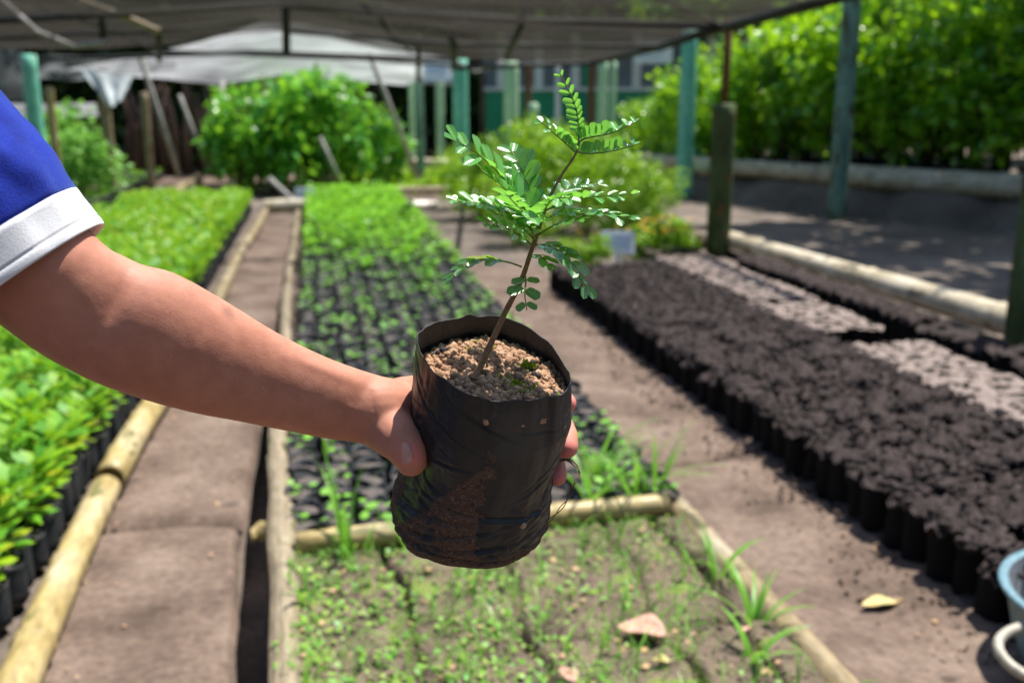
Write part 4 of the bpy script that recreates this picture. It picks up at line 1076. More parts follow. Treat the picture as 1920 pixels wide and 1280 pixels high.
def bag_c(t): return C0 + ax * (LEN * t) + e1 * float(np.interp(t, tk, sk))
def bag_pt(t, th, off=0.0):
    c, s = math.cos(th), math.sin(th)
    r = bag_r(t)
    sq = 1 + .022 * math.cos(4 * th + .6) * max(0, 1 - t * 1.6) + .016 * math.cos(3 * th + 1.9) * max(0, 1 - t * 2)
    r *= sq
    # flattened folds and creases
    d = .0016 * nz(c * 1.6, s * 1.6, t * 2.2, 3) + .0008 * nz(c * 5, s * 5, t * 3, 3)
    d += max(0, t - .8) * .014 * nz(c * 1.3 + 7, s * 1.3, 3.1, 3) + max(0, t - .72) * .010 * max(0, math.cos(3 * th + .9))
    w = max(0, min(1, (t - .55) / .25))
    d += w * .0013 * nz(c * 2.3 + 4, s * 2.3, t * 17 + 2.0 * c, 3)
    for (t0, th0, sl, wd, am, la) in ((.70, -1.2, .05, .010, -.0016, 1.0), (.77, -2.2, -.07, .012, -.0018, .6), (.84, -1.9, -.12, .010, -.0015, .9), (.90, -1.7, -.05, .012, -.0017, 1.1), (.19, -2.35, .16, .008, -.0009, .75), (.62, -.25, -.30, .016, -.0014, .5), (.55, -.15, -.32, .014, -.0012, .45), (.48, -.1, -.3, .014, -.001, .4), (.36, -2.7, .12, .01, -.0012, .5), (.28, -2.55, .15, .008, -.001, .4), (.62, -1.9, .10, .012, -.0010, .7), (.45, -.5, -.22, .012, -.0009, .4), (.96, -1.4, .03, .012, -.0016, 1.2)) + tuple(CREASE):
        q = (th - th0 + PI) % (2 * PI) - PI
        g = t - t0 - sl * q
        if abs(g) > 4 * wd or abs(q) > 2.5 * la: continue
        d += am * math.exp(-(g / wd) ** 2) * math.exp(-(q / la) ** 2) - .45 * am * math.exp(-((g - 1.9 * wd) / wd) ** 2) * math.exp(-(q / la) ** 2)
    # thumb presses the film in
    q = (th - math.radians(207) + PI) % (2 * PI) - PI
    d -= .0045 * math.exp(-((t - .56) / .13) ** 2) * math.exp(-(q / .35) ** 2)
    q = (th + .68 + PI) % (2 * PI) - PI
    d += .0016 * math.tanh(q / .03) * math.exp(-(q / .5) ** 2) * math.exp(-(t / .28) ** 2)
    h = 0.0
    if t < .3:
        k = (1 - t / .3) ** 1.5
        h = (.0068 * c) + .0011 * math.sin(3 * th + 1.1) + .0007 * math.sin(7 * th) + .0005 * math.sin(13 * th + 2)
        h += .0030 * math.exp(-(((th - 2.03) / .10) ** 2)) * -1 - .002 * math.exp(-(((th + .62 ) / .09) ** 2)) * -1
        h *= k
    rr = r + d + off
    return bag_c(t) + (e1 * c + e2 * s) * rr + ax * h
NT, NH = 230, 300
V, tt = [], []
for i in range(NT):
    t = i / (NT - 1)
    for k in range(NH): V.append(bag_pt(t, 2 * PI * k / NH)); tt.append(t)
# gathered bottom
for j in range(1, 16):
    q = j / 15
    for k in range(NH):
        th = 2 * PI * k / NH
        p = bag_pt(1.0, th); c = bag_c(1.0)
        rad = math.cos(q * PI / 2) ** .8; drop = (.0105 + .002 * math.cos(3 * th + 1)) * math.sin(q * PI / 2) + .0011 * nz(math.cos(th) * 2, math.sin(th) * 2, q * 4 + 9, 3) * (1 - q * .6)
        V.append(c + (p - c) * max(rad, .01) + ax * drop); tt.append(1 + q * .2)
V = np.array([tuple(p) for p in V])
bag = hero('bag', V, grid_faces(NH, NT + 15, True), None)
bag['label'] = 'black plastic nursery bag smeared with soil'
so_ = bag.modifiers.new('film', 'SOLIDIFY'); so_.thickness = .0006; so_.offset = -1
# where soil has smeared and where the film is paler: dust, a patch, painted light
dirt, dust_light = [], []
nb = NT + 15
for i in range(nb):
    t = tt[i * NH]
    for k in range(NH):
        th = 2 * PI * k / NH; c, s = math.cos(th), math.sin(th)
        q = ((th + PI / 2 + PI) % (2 * PI)) - PI      # 0 on the side facing the camera
        x = math.sin(q)
        n1 = nz(c * 3, s * 3, t * 5, 5); n2 = nz(c * 14, s * 14, t * 22, 3)
        cone = .07 + max(0, (t - .46)) * .95
        a = 0.0; tp = t + .237 * math.cos(q)
        if .54 < tp and math.cos(q) > 0:
            xl, xr_ = max(-.98, .08 - 1.9 * (tp - .575)), .15 - .1 * max(0, .7 - tp) + .35 * max(0, tp - 1.0)
            a = min(1, max(0, (x - xl) / .10 + .5)) * min(1, max(0, (xr_ - x + .16 * nz(t * 9, 2.2, 1.1, 4)) / .07 + .5)) * min(1, (tp - .54) / .08)
            a *= .97 if x > -.30 - .4 * max(0, tp - .9) else .70
        b = max(0, min(1, (t - .90) / .12)) * .55 + (max(0, (t - .84) / .16) * .6 if x > .45 else 0)
        b2 = max(0, (-x - .80) / .2) * min(1, max(0, (t - .66) / .08)) * 1.1
        v_ = max(a * (.90 + .8 * n1), b + .55 * n1 - .02, b2 + .3 * n1) + .30 * n2
        dirt.append(max(0, min(1, (v_ - .38) / .22)))
        d_ = .08 + .5 * nz(c * 2 + 3, s * 2, t * 2.4, 4) + .2 * n2
        box_ = math.exp(-((x - .34) / .26) ** 6) * math.exp(-((t - .19) / .14) ** 6)  # paler block on the upper right of the front
        dust_light.append(max(0, min(1, d_ * .6 + .34 * box_ + (.5 if t < .10 and math.sin(th) > 0 else 0))))  # back rim painted paler, for light on the thin inner wall
me = bag.data
for nm, arr in (('dirt', dirt), ('dust_light', dust_light)):
    at_ = me.attributes.new(nm, 'FLOAT', 'POINT'); at_.data.foreach_set('value', np.array(arr, dtype=np.float32))
m, nt, bs = new_mat('held_bag_film')
vco = coords(nt)
ad = N(nt, 'ShaderNodeAttribute', attribute_name='dirt'); au = N(nt, 'ShaderNodeAttribute', attribute_name='dust_light')
nf_, ng_ = noise(nt, vco, 420, 4, .6), noise(nt, vco, 1600, 3, .6)
soilc = ramp(nt, ng_, [(.3, (.030, .018, .013)), (.5, (.10, .060, .042)), (.72, (.26, .165, .115))]).outputs[0]
filmc = mixc(nt, au.outputs['Fac'], (.011, .013, .015), (.080, .076, .072))
brk = N(nt, 'ShaderNodeMath', operation='MULTIPLY_ADD'); nt.links.new(nf_, brk.inputs[0]); brk.inputs[1].default_value = 1.4; brk.inputs[2].default_value = -.70
sm_ = N(nt, 'ShaderNodeMath', operation='ADD'); nt.links.new(ad.outputs['Fac'], sm_.inputs[0]); nt.links.new(brk.outputs[0], sm_.inputs[1]); sm_.use_clamp = True
gate = N(nt, 'ShaderNodeMath', operation='MULTIPLY'); nt.links.new(sm_.outputs[0], gate.inputs[0])
g2 = ramp(nt, ad.outputs['Fac'], [(.02, (0, 0, 0)), (.25, (1, 1, 1))]).outputs[0]; nt.links.new(g2, gate.inputs[1])
speck = ramp(nt, noise(nt, vco, 330, 1, .4), [(.88, (0, 0, 0)), (.90, (1, 1, 1))]).outputs[0]
fc = mixc(nt, gate.outputs[0], filmc, soilc)
fc = mixc(nt, speck, fc, (.20, .15, .10))
nt.links.new(fc, bs.inputs['Base Color'])
rg = mixc(nt, gate.outputs[0], ramp(nt, au.outputs['Fac'], [(.1, (.40,) * 3), (.6, (.62,) * 3)]).outputs[0], (.95, .95, .95))
nt.links.new(rg, bs.inputs['Roughness'])
bs.inputs['Specular IOR Level'].default_value = .34
hh = N(nt, 'ShaderNodeMath', operation='MULTIPLY_ADD'); nt.links.new(gate.outputs[0], hh.inputs[0]); nt.links.new(ng_, hh.inputs[1]); nt.links.new(noise(nt, vco, 90, 5, .6), hh.inputs[2])
bump(nt, bs, hh.outputs[0], .55, .0014)
me.materials.append(m)
# the knot-like pale spot and small stuck crumbs
def bag_frame(t, x):
    th = math.asin(x) - PI / 2
    p = bag_pt(t, th); return p, (bag_pt(t, th) - bag_c(t)).normalized()
M['potsoil'] = surf('pot_soil', (.20, .105, .058), (.42, .25, .15), (.55, .37, .25), 160, 900, rough=.95, bst=.6, bd=.001)
M['darkclod'] = surf('dark_clod', (.015, .012, .012), (.05, .042, .045), None, 160, 900, rough=.8, bst=.6, bd=.001)
p, nrm = bag_frame(.75, .64)
cv = icov * np.array([.0035, .0035, .0035]) ; o = hero('stuck_clod', cv + np.array(p), icof, 'potsoil'); sb = o.modifiers.new('s', 'SUBSURF'); sb.levels = sb.render_levels = 2
cr_p, cr_s = [], []
R_ = random.Random(4)
for _ in range(16000):
    t = R_.uniform(.3, 1.0); x = R_.uniform(-.99, .95)
    i = int(t * (NT - 1)); k = int(((math.asin(x) - PI / 2) % (2 * PI)) / (2 * PI) * NH) % NH
    if R_.random() < dirt[i * NH + k] * .5:
        p, nrm = bag_frame(t, x); cr_p.append(tuple(p + nrm * .0002)); cr_s.append(R_.uniform(.0003, .0009) * (1.8 if R_.random() < .06 else 1))
M['smear'] = surf('smeared_soil', (.05, .03, .02), (.13, .08, .058), (.32, .21, .15), 300, 1500, rough=.95, bst=.4, bd=.0006)
v, f = crumbs(np.array(cr_p), cr_s)
tag(hero('stuck_soil', v, f, 'smear', None, False), kind='stuff')

# soil filling the bag
V, Fc = [], []
nr, na = 26, 90
def soil_pt(q, th):
    t0 = .135 + .015 * math.cos(th)
    p = bag_c(t0) + (e1 * math.cos(th) + e2 * math.sin(th)) * (bag_r(t0) * .985 * q)
    x, y = q * math.cos(th), q * math.sin(th)
    return p + upv * (.0055 * (1 - q ** 3) - .0045 * max(0, x) * q + .0018 * nz(x * 4, y * 4, 2, 4) + .0008 * nz(x * 14, y * 14, 5, 3))
for i in range(nr):
    for k in range(na): V.append(soil_pt((i + .02) / (nr - 1), 2 * PI * k / na))
soil = hero('soil', [tuple(p) for p in V], grid_faces(na, nr, True), 'potsoil')
soil['label'] = 'crumbly brown soil filling the bag'
cp_, cs_, dk_p, dk_s = [], [], [], []
R_ = random.Random(9)
for _ in range(5200):
    q, th = math.sqrt(R_.random()) * .985, R_.random() * 2 * PI
    p = soil_pt(q, th); s = R_.uniform(.0005, .0014) if R_.random() < .84 else R_.uniform(.0014, .0034)
    cp_.append(tuple(p + upv * s * .3)); cs_.append(s)
for (q, th, s, n) in ((.9, 2.7, .0028, 7), (.55, .35, .0036, 9), (.86, -.1, .003, 8), (.62, .75, .0032, 7), (.95, 1.2, .002, 5)):
    for _ in range(n):
        p = soil_pt(q + R_.uniform(-.09, .09) if q < .88 else q - R_.random() * .12, th + R_.uniform(-.14, .14)); dk_p.append(tuple(p + upv * s * .4)); dk_s.append(s * R_.uniform(.4, 1))
v, f = crumbs(np.array(cp_), cs_); tag(hero('soil_crumbs', v, f, 'potsoil', None, True), kind='stuff')
v, f = crumbs(np.array(dk_p), dk_s); tag(hero('dark_clods', v, f, 'darkclod', None, True), kind='stuff')
# moss specks
mp = []
for (q, th, sp, n) in ((.48, .55, .05, 90), (.32, -.55, .16, 90), (.30, -2.5, .06, 34), (.55, -.35, .12, 40), (.72, 2.0, .12, 40), (.82, -.38, .05, 30)):
    for _ in range(n):
        p = soil_pt(min(.95, q + R_.gauss(0, sp)), th + R_.gauss(0, sp * 1.4)); mp.append(tuple(p + upv * (.0012 + (R_.random() * .006 if n == 90 and q > .4 else R_.random() * .0012))))
mp = np.array(mp); n = len(mp)
v, f = leaves(mp, rand_dirs(n) + np.array(upv) * .7, rand_dirs(n) + np.array(BACK), rng.uniform(.0012, .0026, n), 1.1, ROUND)
tag(hero('moss', v, f, 'moss'), kind='stuff')
# rootlets and straw on the soil, and the dry root hanging outside on the right
for (a, b_, c_) in (((.3, -.2), (.5, -.35), (.75, -.5)), ((.2, .1), (.45, .0), (.8, -.25)), ((.75, -.75), (.85, -.5), (.9, -.2))):
    v, f = tube([soil_pt(*a) + upv * .001, soil_pt(*b_) + upv * .002, soil_pt(*c_) + upv * .001], [.0005, .0006, .0004], 6)
    hero('rootlet', v, f, 'drystem')
rt = [W(1050, 862, .735), W(1072, 866, .728), W(1086, 884, .722), W(1076, 908, .718), W(1062, 938, .722), W(1043, 962, .727), W(1018, 985, .733)]
def smooth_path(pts, n):
    pts = [Vector(p) for p in pts]; out = []
    for i in range(n):
        u = i / (n - 1) * (len(pts) - 1); k = min(int(u), len(pts) - 2); u -= k
        p0, p1, p2, p3 = pts[max(k - 1, 0)], pts[k], pts[k + 1], pts[min(k + 2, len(pts) - 1)]
        out.append(.5 * ((2 * p1) + (p2 - p0) * u + (2 * p0 - 5 * p1 + 4 * p2 - p3) * u * u + (3 * p1 - p0 - 3 * p2 + p3) * u ** 3))
    return out
pth = smooth_path(rt, 40)
pa = [tube([p + RIGHT * .0011 * math.sin(i * .5 + ph) + UP * .0009 * math.cos(i * .5 + ph) for i, p in enumerate(pth)], [.00058 - .000008 * i for i in range(40)], 7) for ph in (0, PI)]
v, f = join(pa); o = hero('hanging_root', v, f, 'drystem'); o['label'] = 'dry twisted root hanging outside the bag'

# stem
M['stem'] = surf('brown_green_stem', (.16, .075, .045), (.27, .14, .07), (.24, .22, .07), 260, 1500, rough=.6, bst=.4, bd=.0006)
sp_ = [W(886, 712, .6705), W(900, 688, .676), W(922, 640, .677), W(945, 590, .677), (W(968, 545, .677)), W(984, 508, .677), W(996, 470, .676), W(1003, 452, .676), W(1014, 418, .677), W(1030, 372, .679), W(1052, 330, .682), W(1074, 298, .684), W(1082, 282, .685), W(1087, 262, .686)]
sp = smooth_path(sp_, 90)
sr = [.0025 * (1 - .76 * (i / 89) ** .9) + .0003 * math.exp(-((i - 46) / 2.5) ** 2) + .00007 * math.sin(i * 1.7) for i in range(90)]
v, f = tube(sp, sr, 10)
hero('stem', v, f, 'stem')
# pinnate leaves
def leaflet_mesh(w, cup, tw, n=9):
    V = []; nu = 7
    for j in range(n):
        t = j / (n - 1)
        hw = .5 * w * (max(0, 1 - (2 * t - 1) ** 4) ** .55) * (.90 + .2 * t) + .004
        for i in range(nu):
            u = i / (nu - 1) * 2 - 1
            V.append((u * hw, t, cup * (u * u) * hw - .07 * (t - .3) ** 2 + tw * u * hw * (t - .5) - (.02 if i == 3 else 0)))
    return mesh('leaflet', V, grid_faces(nu, n))
def heroleaf(name, c1, c2, mid):
    m, nt, bs = new_mat(name)
    tc = nt.nodes.new('ShaderNodeTexCoord'); sx = nt.nodes.new('ShaderNodeSeparateXYZ'); nt.links.new(tc.outputs['Object'], sx.inputs[0])
    ab = N(nt, 'ShaderNodeMath', operation='ABSOLUTE'); nt.links.new(sx.outputs[0], ab.inputs[0])
    oi = nt.nodes.new('ShaderNodeObjectInfo')
    vco = coords(nt); n1 = noise(nt, vco, 5, 4, .6)
    base = mixc(nt, oi.outputs['Random'], c1, c2)
    base = mixc(nt, ramp(nt, n1, [(.3, (.0,) * 3), (.75, (.5,) * 3)]).outputs[0], base, tuple(x * 1.5 for x in c2))
    # midrib and side veins
    vein = N(nt, 'ShaderNodeMath', operation='MULTIPLY_ADD'); nt.links.new(ab.outputs[0], vein.inputs[0]); vein.inputs[1].default_value = -1.2; nt.links.new(sx.outputs[1], vein.inputs[2])
    wv = N(nt, 'ShaderNodeMath', operation='SINE'); m7 = N(nt, 'ShaderNodeMath', operation='MULTIPLY'); nt.links.new(vein.outputs[0], m7.inputs[0]); m7.inputs[1].default_value = 42; nt.links.new(m7.outputs[0], wv.inputs[0])
    rib = ramp(nt, ab.outputs[0], [(.012, (1, 1, 1)), (.03, (0, 0, 0))]).outputs[0]
    base = mixc(nt, ramp(nt, ab.outputs[0], [(.012, (.6,) * 3), (.03, (0, 0, 0))]).outputs[0], base, mid)
    nt.links.new(base, bs.inputs['Base Color'])
    bs.inputs['Roughness'].default_value = .24; bs.inputs['Specular IOR Level'].default_value = .6
    bs.inputs['Coat Weight'].default_value = .9; bs.inputs['Coat Roughness'].default_value = .16
    bump(nt, bs, wv.outputs[0], .18, .004)
    tr = nt.nodes.new('ShaderNodeBsdfTranslucent'); nt.links.new(mixc(nt, .55, base, (.34, .75, .05)), tr.inputs['Color'])
    mx = nt.nodes.new('ShaderNodeMixShader'); mx.inputs[0].default_value = .42
    nt.links.new(bs.outputs[0], mx.inputs[1]); nt.links.new(tr.outputs[0], mx.inputs[2]); nt.links.new(mx.outputs[0], nt.nodes['Material Output'].inputs[0])
    return m
HL = {'g': heroleaf('leaflet_green', (.07, .28, .06), (.13, .40, .08), (.28, .5, .14)), 'd': heroleaf('leaflet_dark', (.03, .14, .04), (.05, .2, .05), (.16, .34, .08)), 'y': heroleaf('leaflet_yellowing', (.16, .26, .02), (.3, .36, .03), (.4, .42, .1))}
LFM = {k: [leaflet_mesh(*q) for q in ((.56, .25, .1), (.60, .18, -.15), (.52, .35, .2))] for k in HL}
for k in LFM:
    for me in LFM[k]: me.materials.append(HL[k])
M['rachis'] = surf('leaf_stalk', (.12, .2, .03), (.2, .3, .05), None, 200, 900, rough=.5, bst=.2, bd=.0004)
def cv3(x, y, z): return (RIGHT * x + UP * y + BACK * z).normalized()
def pinnate(pts, start, pairs, Lpx, nrm, tint='g', lift=.15, ang=.95, wid=1.0, ylast=0, seed=0, term=False, taper=(.75, .85), flash=()):
    """one feathery leaf: stalk along pts (column, row, depth), paired leaflets from 'start' to the tip"""
    R_ = random.Random(seed * 13 + 5)
    path = smooth_path([W(*p) for p in pts], 40)
    v, f = tube(path, [.00075 * (1 - .6 * i / 39) for i in range(40)], 6)
    st = hero('leaf', v, f, 'rachis')
    Nn = Vector(nrm).normalized()
    for i in range(pairs):
        t = start + (1 - start) * (i + .35) / pairs if pairs > 1 else 1
        k = min(38, int(t * 39)); p = path[k]; T = (path[k + 1] - path[max(0, k - 1)]).normalized()
        Nk = (Nn - T * Nn.dot(T)).normalized(); S = T.cross(Nk)
        e = i / max(1, pairs - 1)
        sz = (taper[0] + (1 - taper[0]) * math.sin(PI * min(1, e * .9 + .15))) * (1 if e < .8 else taper[1])
        L = 1.08 * Lpx / F * .68 * sz
        for sgn in (1, -1):
            a = ang - .25 * e + R_.uniform(-.1, .1)
            D = (S * sgn * math.sin(a) + T * math.cos(a) + Nk * (lift + R_.uniform(-.12, .12))).normalized()
            Uq = (Nk + S * sgn * -lift * .9 + Vector((R_.gauss(0, .13), R_.gauss(0, .13), R_.gauss(0, .13)))).normalized()
            Uq = (Uq - D * Uq.dot(D)).normalized(); X = D.cross(Uq)
            if (i, sgn) in flash:
                Uq = (FL + Vector((R_.gauss(0, .06), R_.gauss(0, .06), R_.gauss(0, .06)))).normalized(); D = (D - Uq * D.dot(Uq) * .9).normalized(); Uq = (Uq - D * Uq.dot(D)).normalized(); X = D.cross(Uq)
            tn = tint
            if ylast and i < ylast and sgn == (1 if ylast > 0 else -1): tn = 'y'
            o = bpy.data.objects.new('leaflet', R_.choice(LFM[tn])); col.objects.link(o); o.parent = st
            l = L * R_.uniform(.82, 1.08)
            o.matrix_local = Matrix.Translation(p - BASE + D * .0006) @ Matrix(((X.x * wid, D.x, Uq.x, 0), (X.y * wid, D.y, Uq.y, 0), (X.z * wid, D.z, Uq.z, 0), (0, 0, 0, 1))) @ Matrix.Scale(l, 4)
    return st
FL = (SUN.normalized() + BACK).normalized()
# top of the plant
pinnate([(1082, 282, .685), (1086, 240, .684), (1078, 195, .682), (1050, 137, .678)], .30, 9, 23, cv3(-.72, .15, .68), lift=.25, ang=1.2, wid=.85, seed=1)
pinnate([(1086, 266, .686), (1102, 258, .684), (1145, 250, .678), (1200, 226, .672)], .12, 10, 27, cv3(-.15, .92, -.35), lift=.9, ang=1.2, seed=2, flash=[(6, 1), (7, 1), (8, 1), (9, 1), (8, -1)])
pinnate([(1083, 285, .685), (1105, 288, .682), (1150, 283, .676), (1196, 270, .670)], .12, 9, 25, cv3(-.1, .9, -.4), lift=.9, ang=1.2, seed=3, flash=[(7, 1), (8, 1), (7, -1)])
pinnate([(1080, 286, .685), (1068, 276, .683), (1046, 256, .678), (1006, 222, .672)], .16, 7, 30, cv3(-.3, .85, .35), lift=.55, ang=1.1, seed=4, flash=[(5, -1), (6, -1), (6, 1)])
# big left leaves
pinnate([(1003, 458, .676), (990, 405, .668), (958, 350, .655), (900, 292, .640), (842, 256, .630)], .30, 8, 47, cv3(-.30, .72, .60), lift=.28, ang=.98, seed=5, flash=[(5, -1), (6, -1)])
pinnate([(1008, 432, .677), (998, 372, .683), (978, 318, .690), (955, 276, .700)], .24, 6, 42, cv3(-.25, .55, .75), lift=.32, ang=.95, seed=6, flash=[(4, -1), (5, 1), (3, -1)])
pinnate([(1008, 430, .677), (970, 398, .668), (910, 382, .655), (848, 376, .642)], .22, 9, 33, cv3(.12, .80, .58), lift=.12, seed=7, flash=[(5, 1)])
pinnate([(1000, 462, .676), (972, 440, .668), (940, 425, .660), (906, 420, .652)], .16, 5, 36, cv3(.1, .78, .62), lift=.1, seed=8, ylast=0)
# leaf reaching towards the viewer in the middle
pinnate([(1012, 425, .677), (998, 410, .655), (972, 388, .630), (948, 362, .610)], .18, 7, 43, cv3(-.05, .88, .45), lift=.05, seed=16, flash=[(0, 1), (3, -1)])
pinnate([(1006, 446, .676), (1000, 425, .690), (985, 392, .705), (990, 352, .720)], .3, 6, 38, cv3(.0, .6, .8), 'd', lift=.15, seed=17)
pinnate([(1010, 432, .677), (985, 392, .660), (945, 352, .645), (905, 322, .632)], .30, 7, 42, cv3(-.10, .75, .65), lift=.15, seed=20, flash=[(3, -1)])
pinnate([(1014, 420, .677), (1022, 392, .664), (1040, 372, .650), (1072, 372, .640)], .30, 5, 34, cv3(.0, .85, .5), lift=.1, seed=21, flash=[(3, 1), (4, -1), (4, 1)])
pinnate([(1004, 452, .677), (985, 432, .664), (955, 408, .652), (925, 400, .642)], .30, 5, 38, cv3(.05, .82, .55), lift=.05, seed=22)
# lower left drooping leaf with yellowing leaflets
pinnate([(978, 500, .677), (945, 490, .672), (895, 488, .665), (842, 518, .660)], .30, 6, 36, cv3(.15, .85, .35), 'd', lift=-.05, ang=.7, wid=.85, seed=9, ylast=3)
# right side leaves
pinnate([(1010, 440, .677), (1034, 425, .670), (1062, 415, .662), (1095, 412, .655)], .40, 3, 34, cv3(-.1, .85, .5), lift=.02, seed=10)
pinnate([(1022, 395, .678), (1060, 380, .672), (1120, 368, .664), (1198, 364, .652)], .14, 9, 27, cv3(.15, .88, .20), lift=.35, seed=11, flash=[(5, 1), (6, 1), (7, 1)])
pinnate([(1018, 412, .678), (1060, 398, .672), (1120, 400, .660), (1190, 410, .648)], .16, 9, 33, cv3(.05, .90, .42), lift=.05, seed=12, flash=[(7, 1), (8, -1)])
pinnate([(1018, 404, .678), (1040, 372, .690), (1075, 350, .704), (1130, 345, .715)], .2, 7, 30, cv3(.1, .75, .6), 'd', lift=.2, seed=18)
# right drooping leaf
pinnate([(1006, 459, .677), (1034, 462, .668), (1070, 490, .658), (1102, 552, .650)], .16, 7, 42, cv3(.45, .55, .62), 'd', lift=-.05, ang=.85, seed=13, flash=[(3, -1)])
# small ones low on the stem
pinnate([(992, 484, .676), (1004, 478, .670), (1018, 484, .664), (1034, 500, .660)], .3, 3, 30, cv3(.3, .7, .6), lift=-.1, ang=.7, wid=.85, seed=14)
pinnate([(984, 514, .677), (986, 528, .672), (984, 552, .668), (988, 582, .668)], .18, 3, 31, cv3(.15, .35, .9), 'd', lift=.1, ang=1.25, seed=15)
pinnate([(1004, 452, .677), (1000, 440, .665), (994, 426, .655), (1008, 408, .648)], .3, 3, 24, cv3(-.1, .8, .5), lift=.1, seed=19)

# ================================================================== THE PERSON: arm, hand, sleeve (and the rest out of frame)
def armring(u, l, d, k=.82, n=40):
    U0, L0 = W(u[0], u[1], d), W(l[0], l[1], d)
    c = (U0 + L0) / 2; a = (U0 - L0) / 2
    return [c + a * math.cos(2 * PI * i / n) + BACK * (a.length * k) * math.sin(2 * PI * i / n) for i in range(n)]
AR = [((-40, 190), (-245, 330), .555, .48), ((60, 300), (-165, 450), .57, .5), ((130, 390), (-80, 540), .58, .6), ((192, 458), (10, 612), .592, .88), ((228, 478), (82, 664), .600, .86), ((270, 497), (165, 709), .608, .84), ((330, 513), (250, 742), .618, .82), ((425, 566), (352, 771), .636, .80), ((520, 624), (450, 790), .655, .78), ((600, 664), (540, 808), .671, .76), ((668, 690), (620, 823), .686, .74), ((706, 702), (668, 829), .696, .74), ((735, 710), (700, 836), .704, .70), ((765, 714), (735, 820), .716, .6)]
parts = []
# resample the silhouette smoothly
def cr(A, n):
    A = np.array(A, float); out = []
    for i in range(n):
        u = i / (n - 1) * (len(A) - 1); k = min(int(u), len(A) - 2); u -= k
        p0, p1, p2, p3 = A[max(k - 1, 0)], A[k], A[k + 1], A[min(k + 2, len(A) - 1)]
        out.append(.5 * ((2 * p1) + (p2 - p0) * u + (2 * p0 - 5 * p1 + 4 * p2 - p3) * u * u + (3 * p1 - p0 - 3 * p2 + p3) * u ** 3))
    return out
AR6 = cr([(*a, *b_, d, k) for a, b_, d, k in AR], 60)
parts.append(loft([[tuple(p) for p in armring((q[0], q[1]), (q[2], q[3]), q[4], q[5])] for q in AR6]))
def chain(pts, n=20, m=26):
    """tapered rounded finger or limb through (column, row, depth, radius)"""
    A = cr(pts, m); P_ = [W(a[0], a[1], a[2]) for a in A]; R2 = [a[3] for a in A]
    d0, d1 = (P_[0] - P_[1]).normalized(), (P_[-1] - P_[-2]).normalized()
    pp, rr = [], []
    for s in (1, .94, .8, .5): pp.append(P_[0] + d0 * R2[0] * s); rr.append(R2[0] * math.sqrt(max(0.002, 1 - s * s)))
    pp += P_; rr += R2
    for s in (.3, .55, .75, .9, .97, 1): pp.append(P_[-1] + d1 * R2[-1] * s); rr.append(R2[-1] * math.sqrt(max(0.002, 1 - s * s)))
    return tube(pp, rr, n)
parts.append(chain([(700, 765, .698, .0235), (745, 765, .714, .0205), (790, 770, .738, .018), (806, 775, .758, .015)]))
parts.append(chain([(712, 765, .700, .018), (748, 734, .722, .0105), (790, 728, .752, .0105)]))
parts.append(chain([(715, 785, .702, .018), (760, 802, .730, .013), (790, 824, .752, .011)]))
# thumb: base, knuckle, tip bent onto the bag
parts.append(chain([(704, 782, .703, .0205), (722, 797, .696, .0190), (740, 815, .687, .0170), (754, 829, .682, .0156), (764, 844, .680, .0140), (769, 855, .681, .0127), (771, 861, .682, .0117)]))
# four fingers round the back of the bag
parts.append(chain([(800, 722, .766, .0100), (880, 700, .782, .0088), (960, 712, .782, .0078), (1036, 735, .752, .0080), (1062, 756, .735, .0078)]))
parts.append(chain([(800, 755, .770, .0104), (890, 742, .792, .0092), (975, 752, .790, .0085), (1040, 778, .766, .0080), (1061, 812, .740, .0084), (1063, 838, .730, .0085)]))
parts.append(chain([(796, 790, .772, .0100), (890, 792, .796, .0088), (970, 812, .794, .0080), (1020, 838, .772, .0074), (1039, 866, .748, .0078), (1044, 892, .738, .0078)]))
parts.append(chain([(790, 824, .768, .0088), (870, 836, .792, .0076), (930, 860, .792, .0068), (975, 884, .780, .0063), (1000, 905, .768, .006)]))
v, f = join(parts)
me = mesh('arm_tmp', v, f)
tmp = link('arm_tmp', me)
rm = tmp.modifiers.new('r', 'REMESH'); rm.mode = 'VOXEL'; rm.voxel_size = .0015; rm.use_smooth_shade = True
sm2 = tmp.modifiers.new('s', 'SMOOTH'); sm2.factor = .6; sm2.iterations = 9
dg = bpy.context.evaluated_depsgraph_get()
arm_me = bpy.data.meshes.new_from_object(tmp.evaluated_get(dg))
bpy.data.objects.remove(tmp)
# creases: fold at the elbow, thumb knuckle, wrist
av = np.empty(len(arm_me.vertices) * 3); arm_me.vertices.foreach_get('co', av); av = av.reshape(-1, 3)
an = np.empty(len(arm_me.vertices) * 3); arm_me.vertices.foreach_get('normal', an); an = an.reshape(-1, 3)
q_ = (av - np.array([0, 0, CAMH])) @ Rm; dep = -q_[:, 2]; px_ = 960 + F * q_[:, 0] / dep; py_ = 640 - F * q_[:, 1] / dep
facing = np.clip((an @ Rm)[:, 2] * 2, 0, 1)
def seg_dist(x0, y0, x1, y1):
    dx, dy = x1 - x0, y1 - y0; t = np.clip(((px_ - x0) * dx + (py_ - y0) * dy) / (dx * dx + dy * dy), 0, 1)
    return np.hypot(px_ - x0 - t * dx, py_ - y0 - t * dy), t
disp = np.zeros(len(av))
for (x0, y0, x1, y1, w_, am) in ((244, 505, 196, 615, 12, -.0015), (222, 500, 180, 650, 40, -.0020), (520, 660, 690, 726, 9, .0007), (560, 655, 700, 708, 6, -.0004), (640, 760, 700, 780, 10, .0006), (698, 735, 706, 800, 4, -.0004), (708, 738, 714, 790, 4, -.0003), (700, 800, 712, 836, 6, -.0005)):
    d_, t_ = seg_dist(x0, y0, x1, y1); disp += am * np.exp(-(d_ / w_) ** 2) * facing * np.sin(PI * (.08 + .84 * t_)) ** 1.5
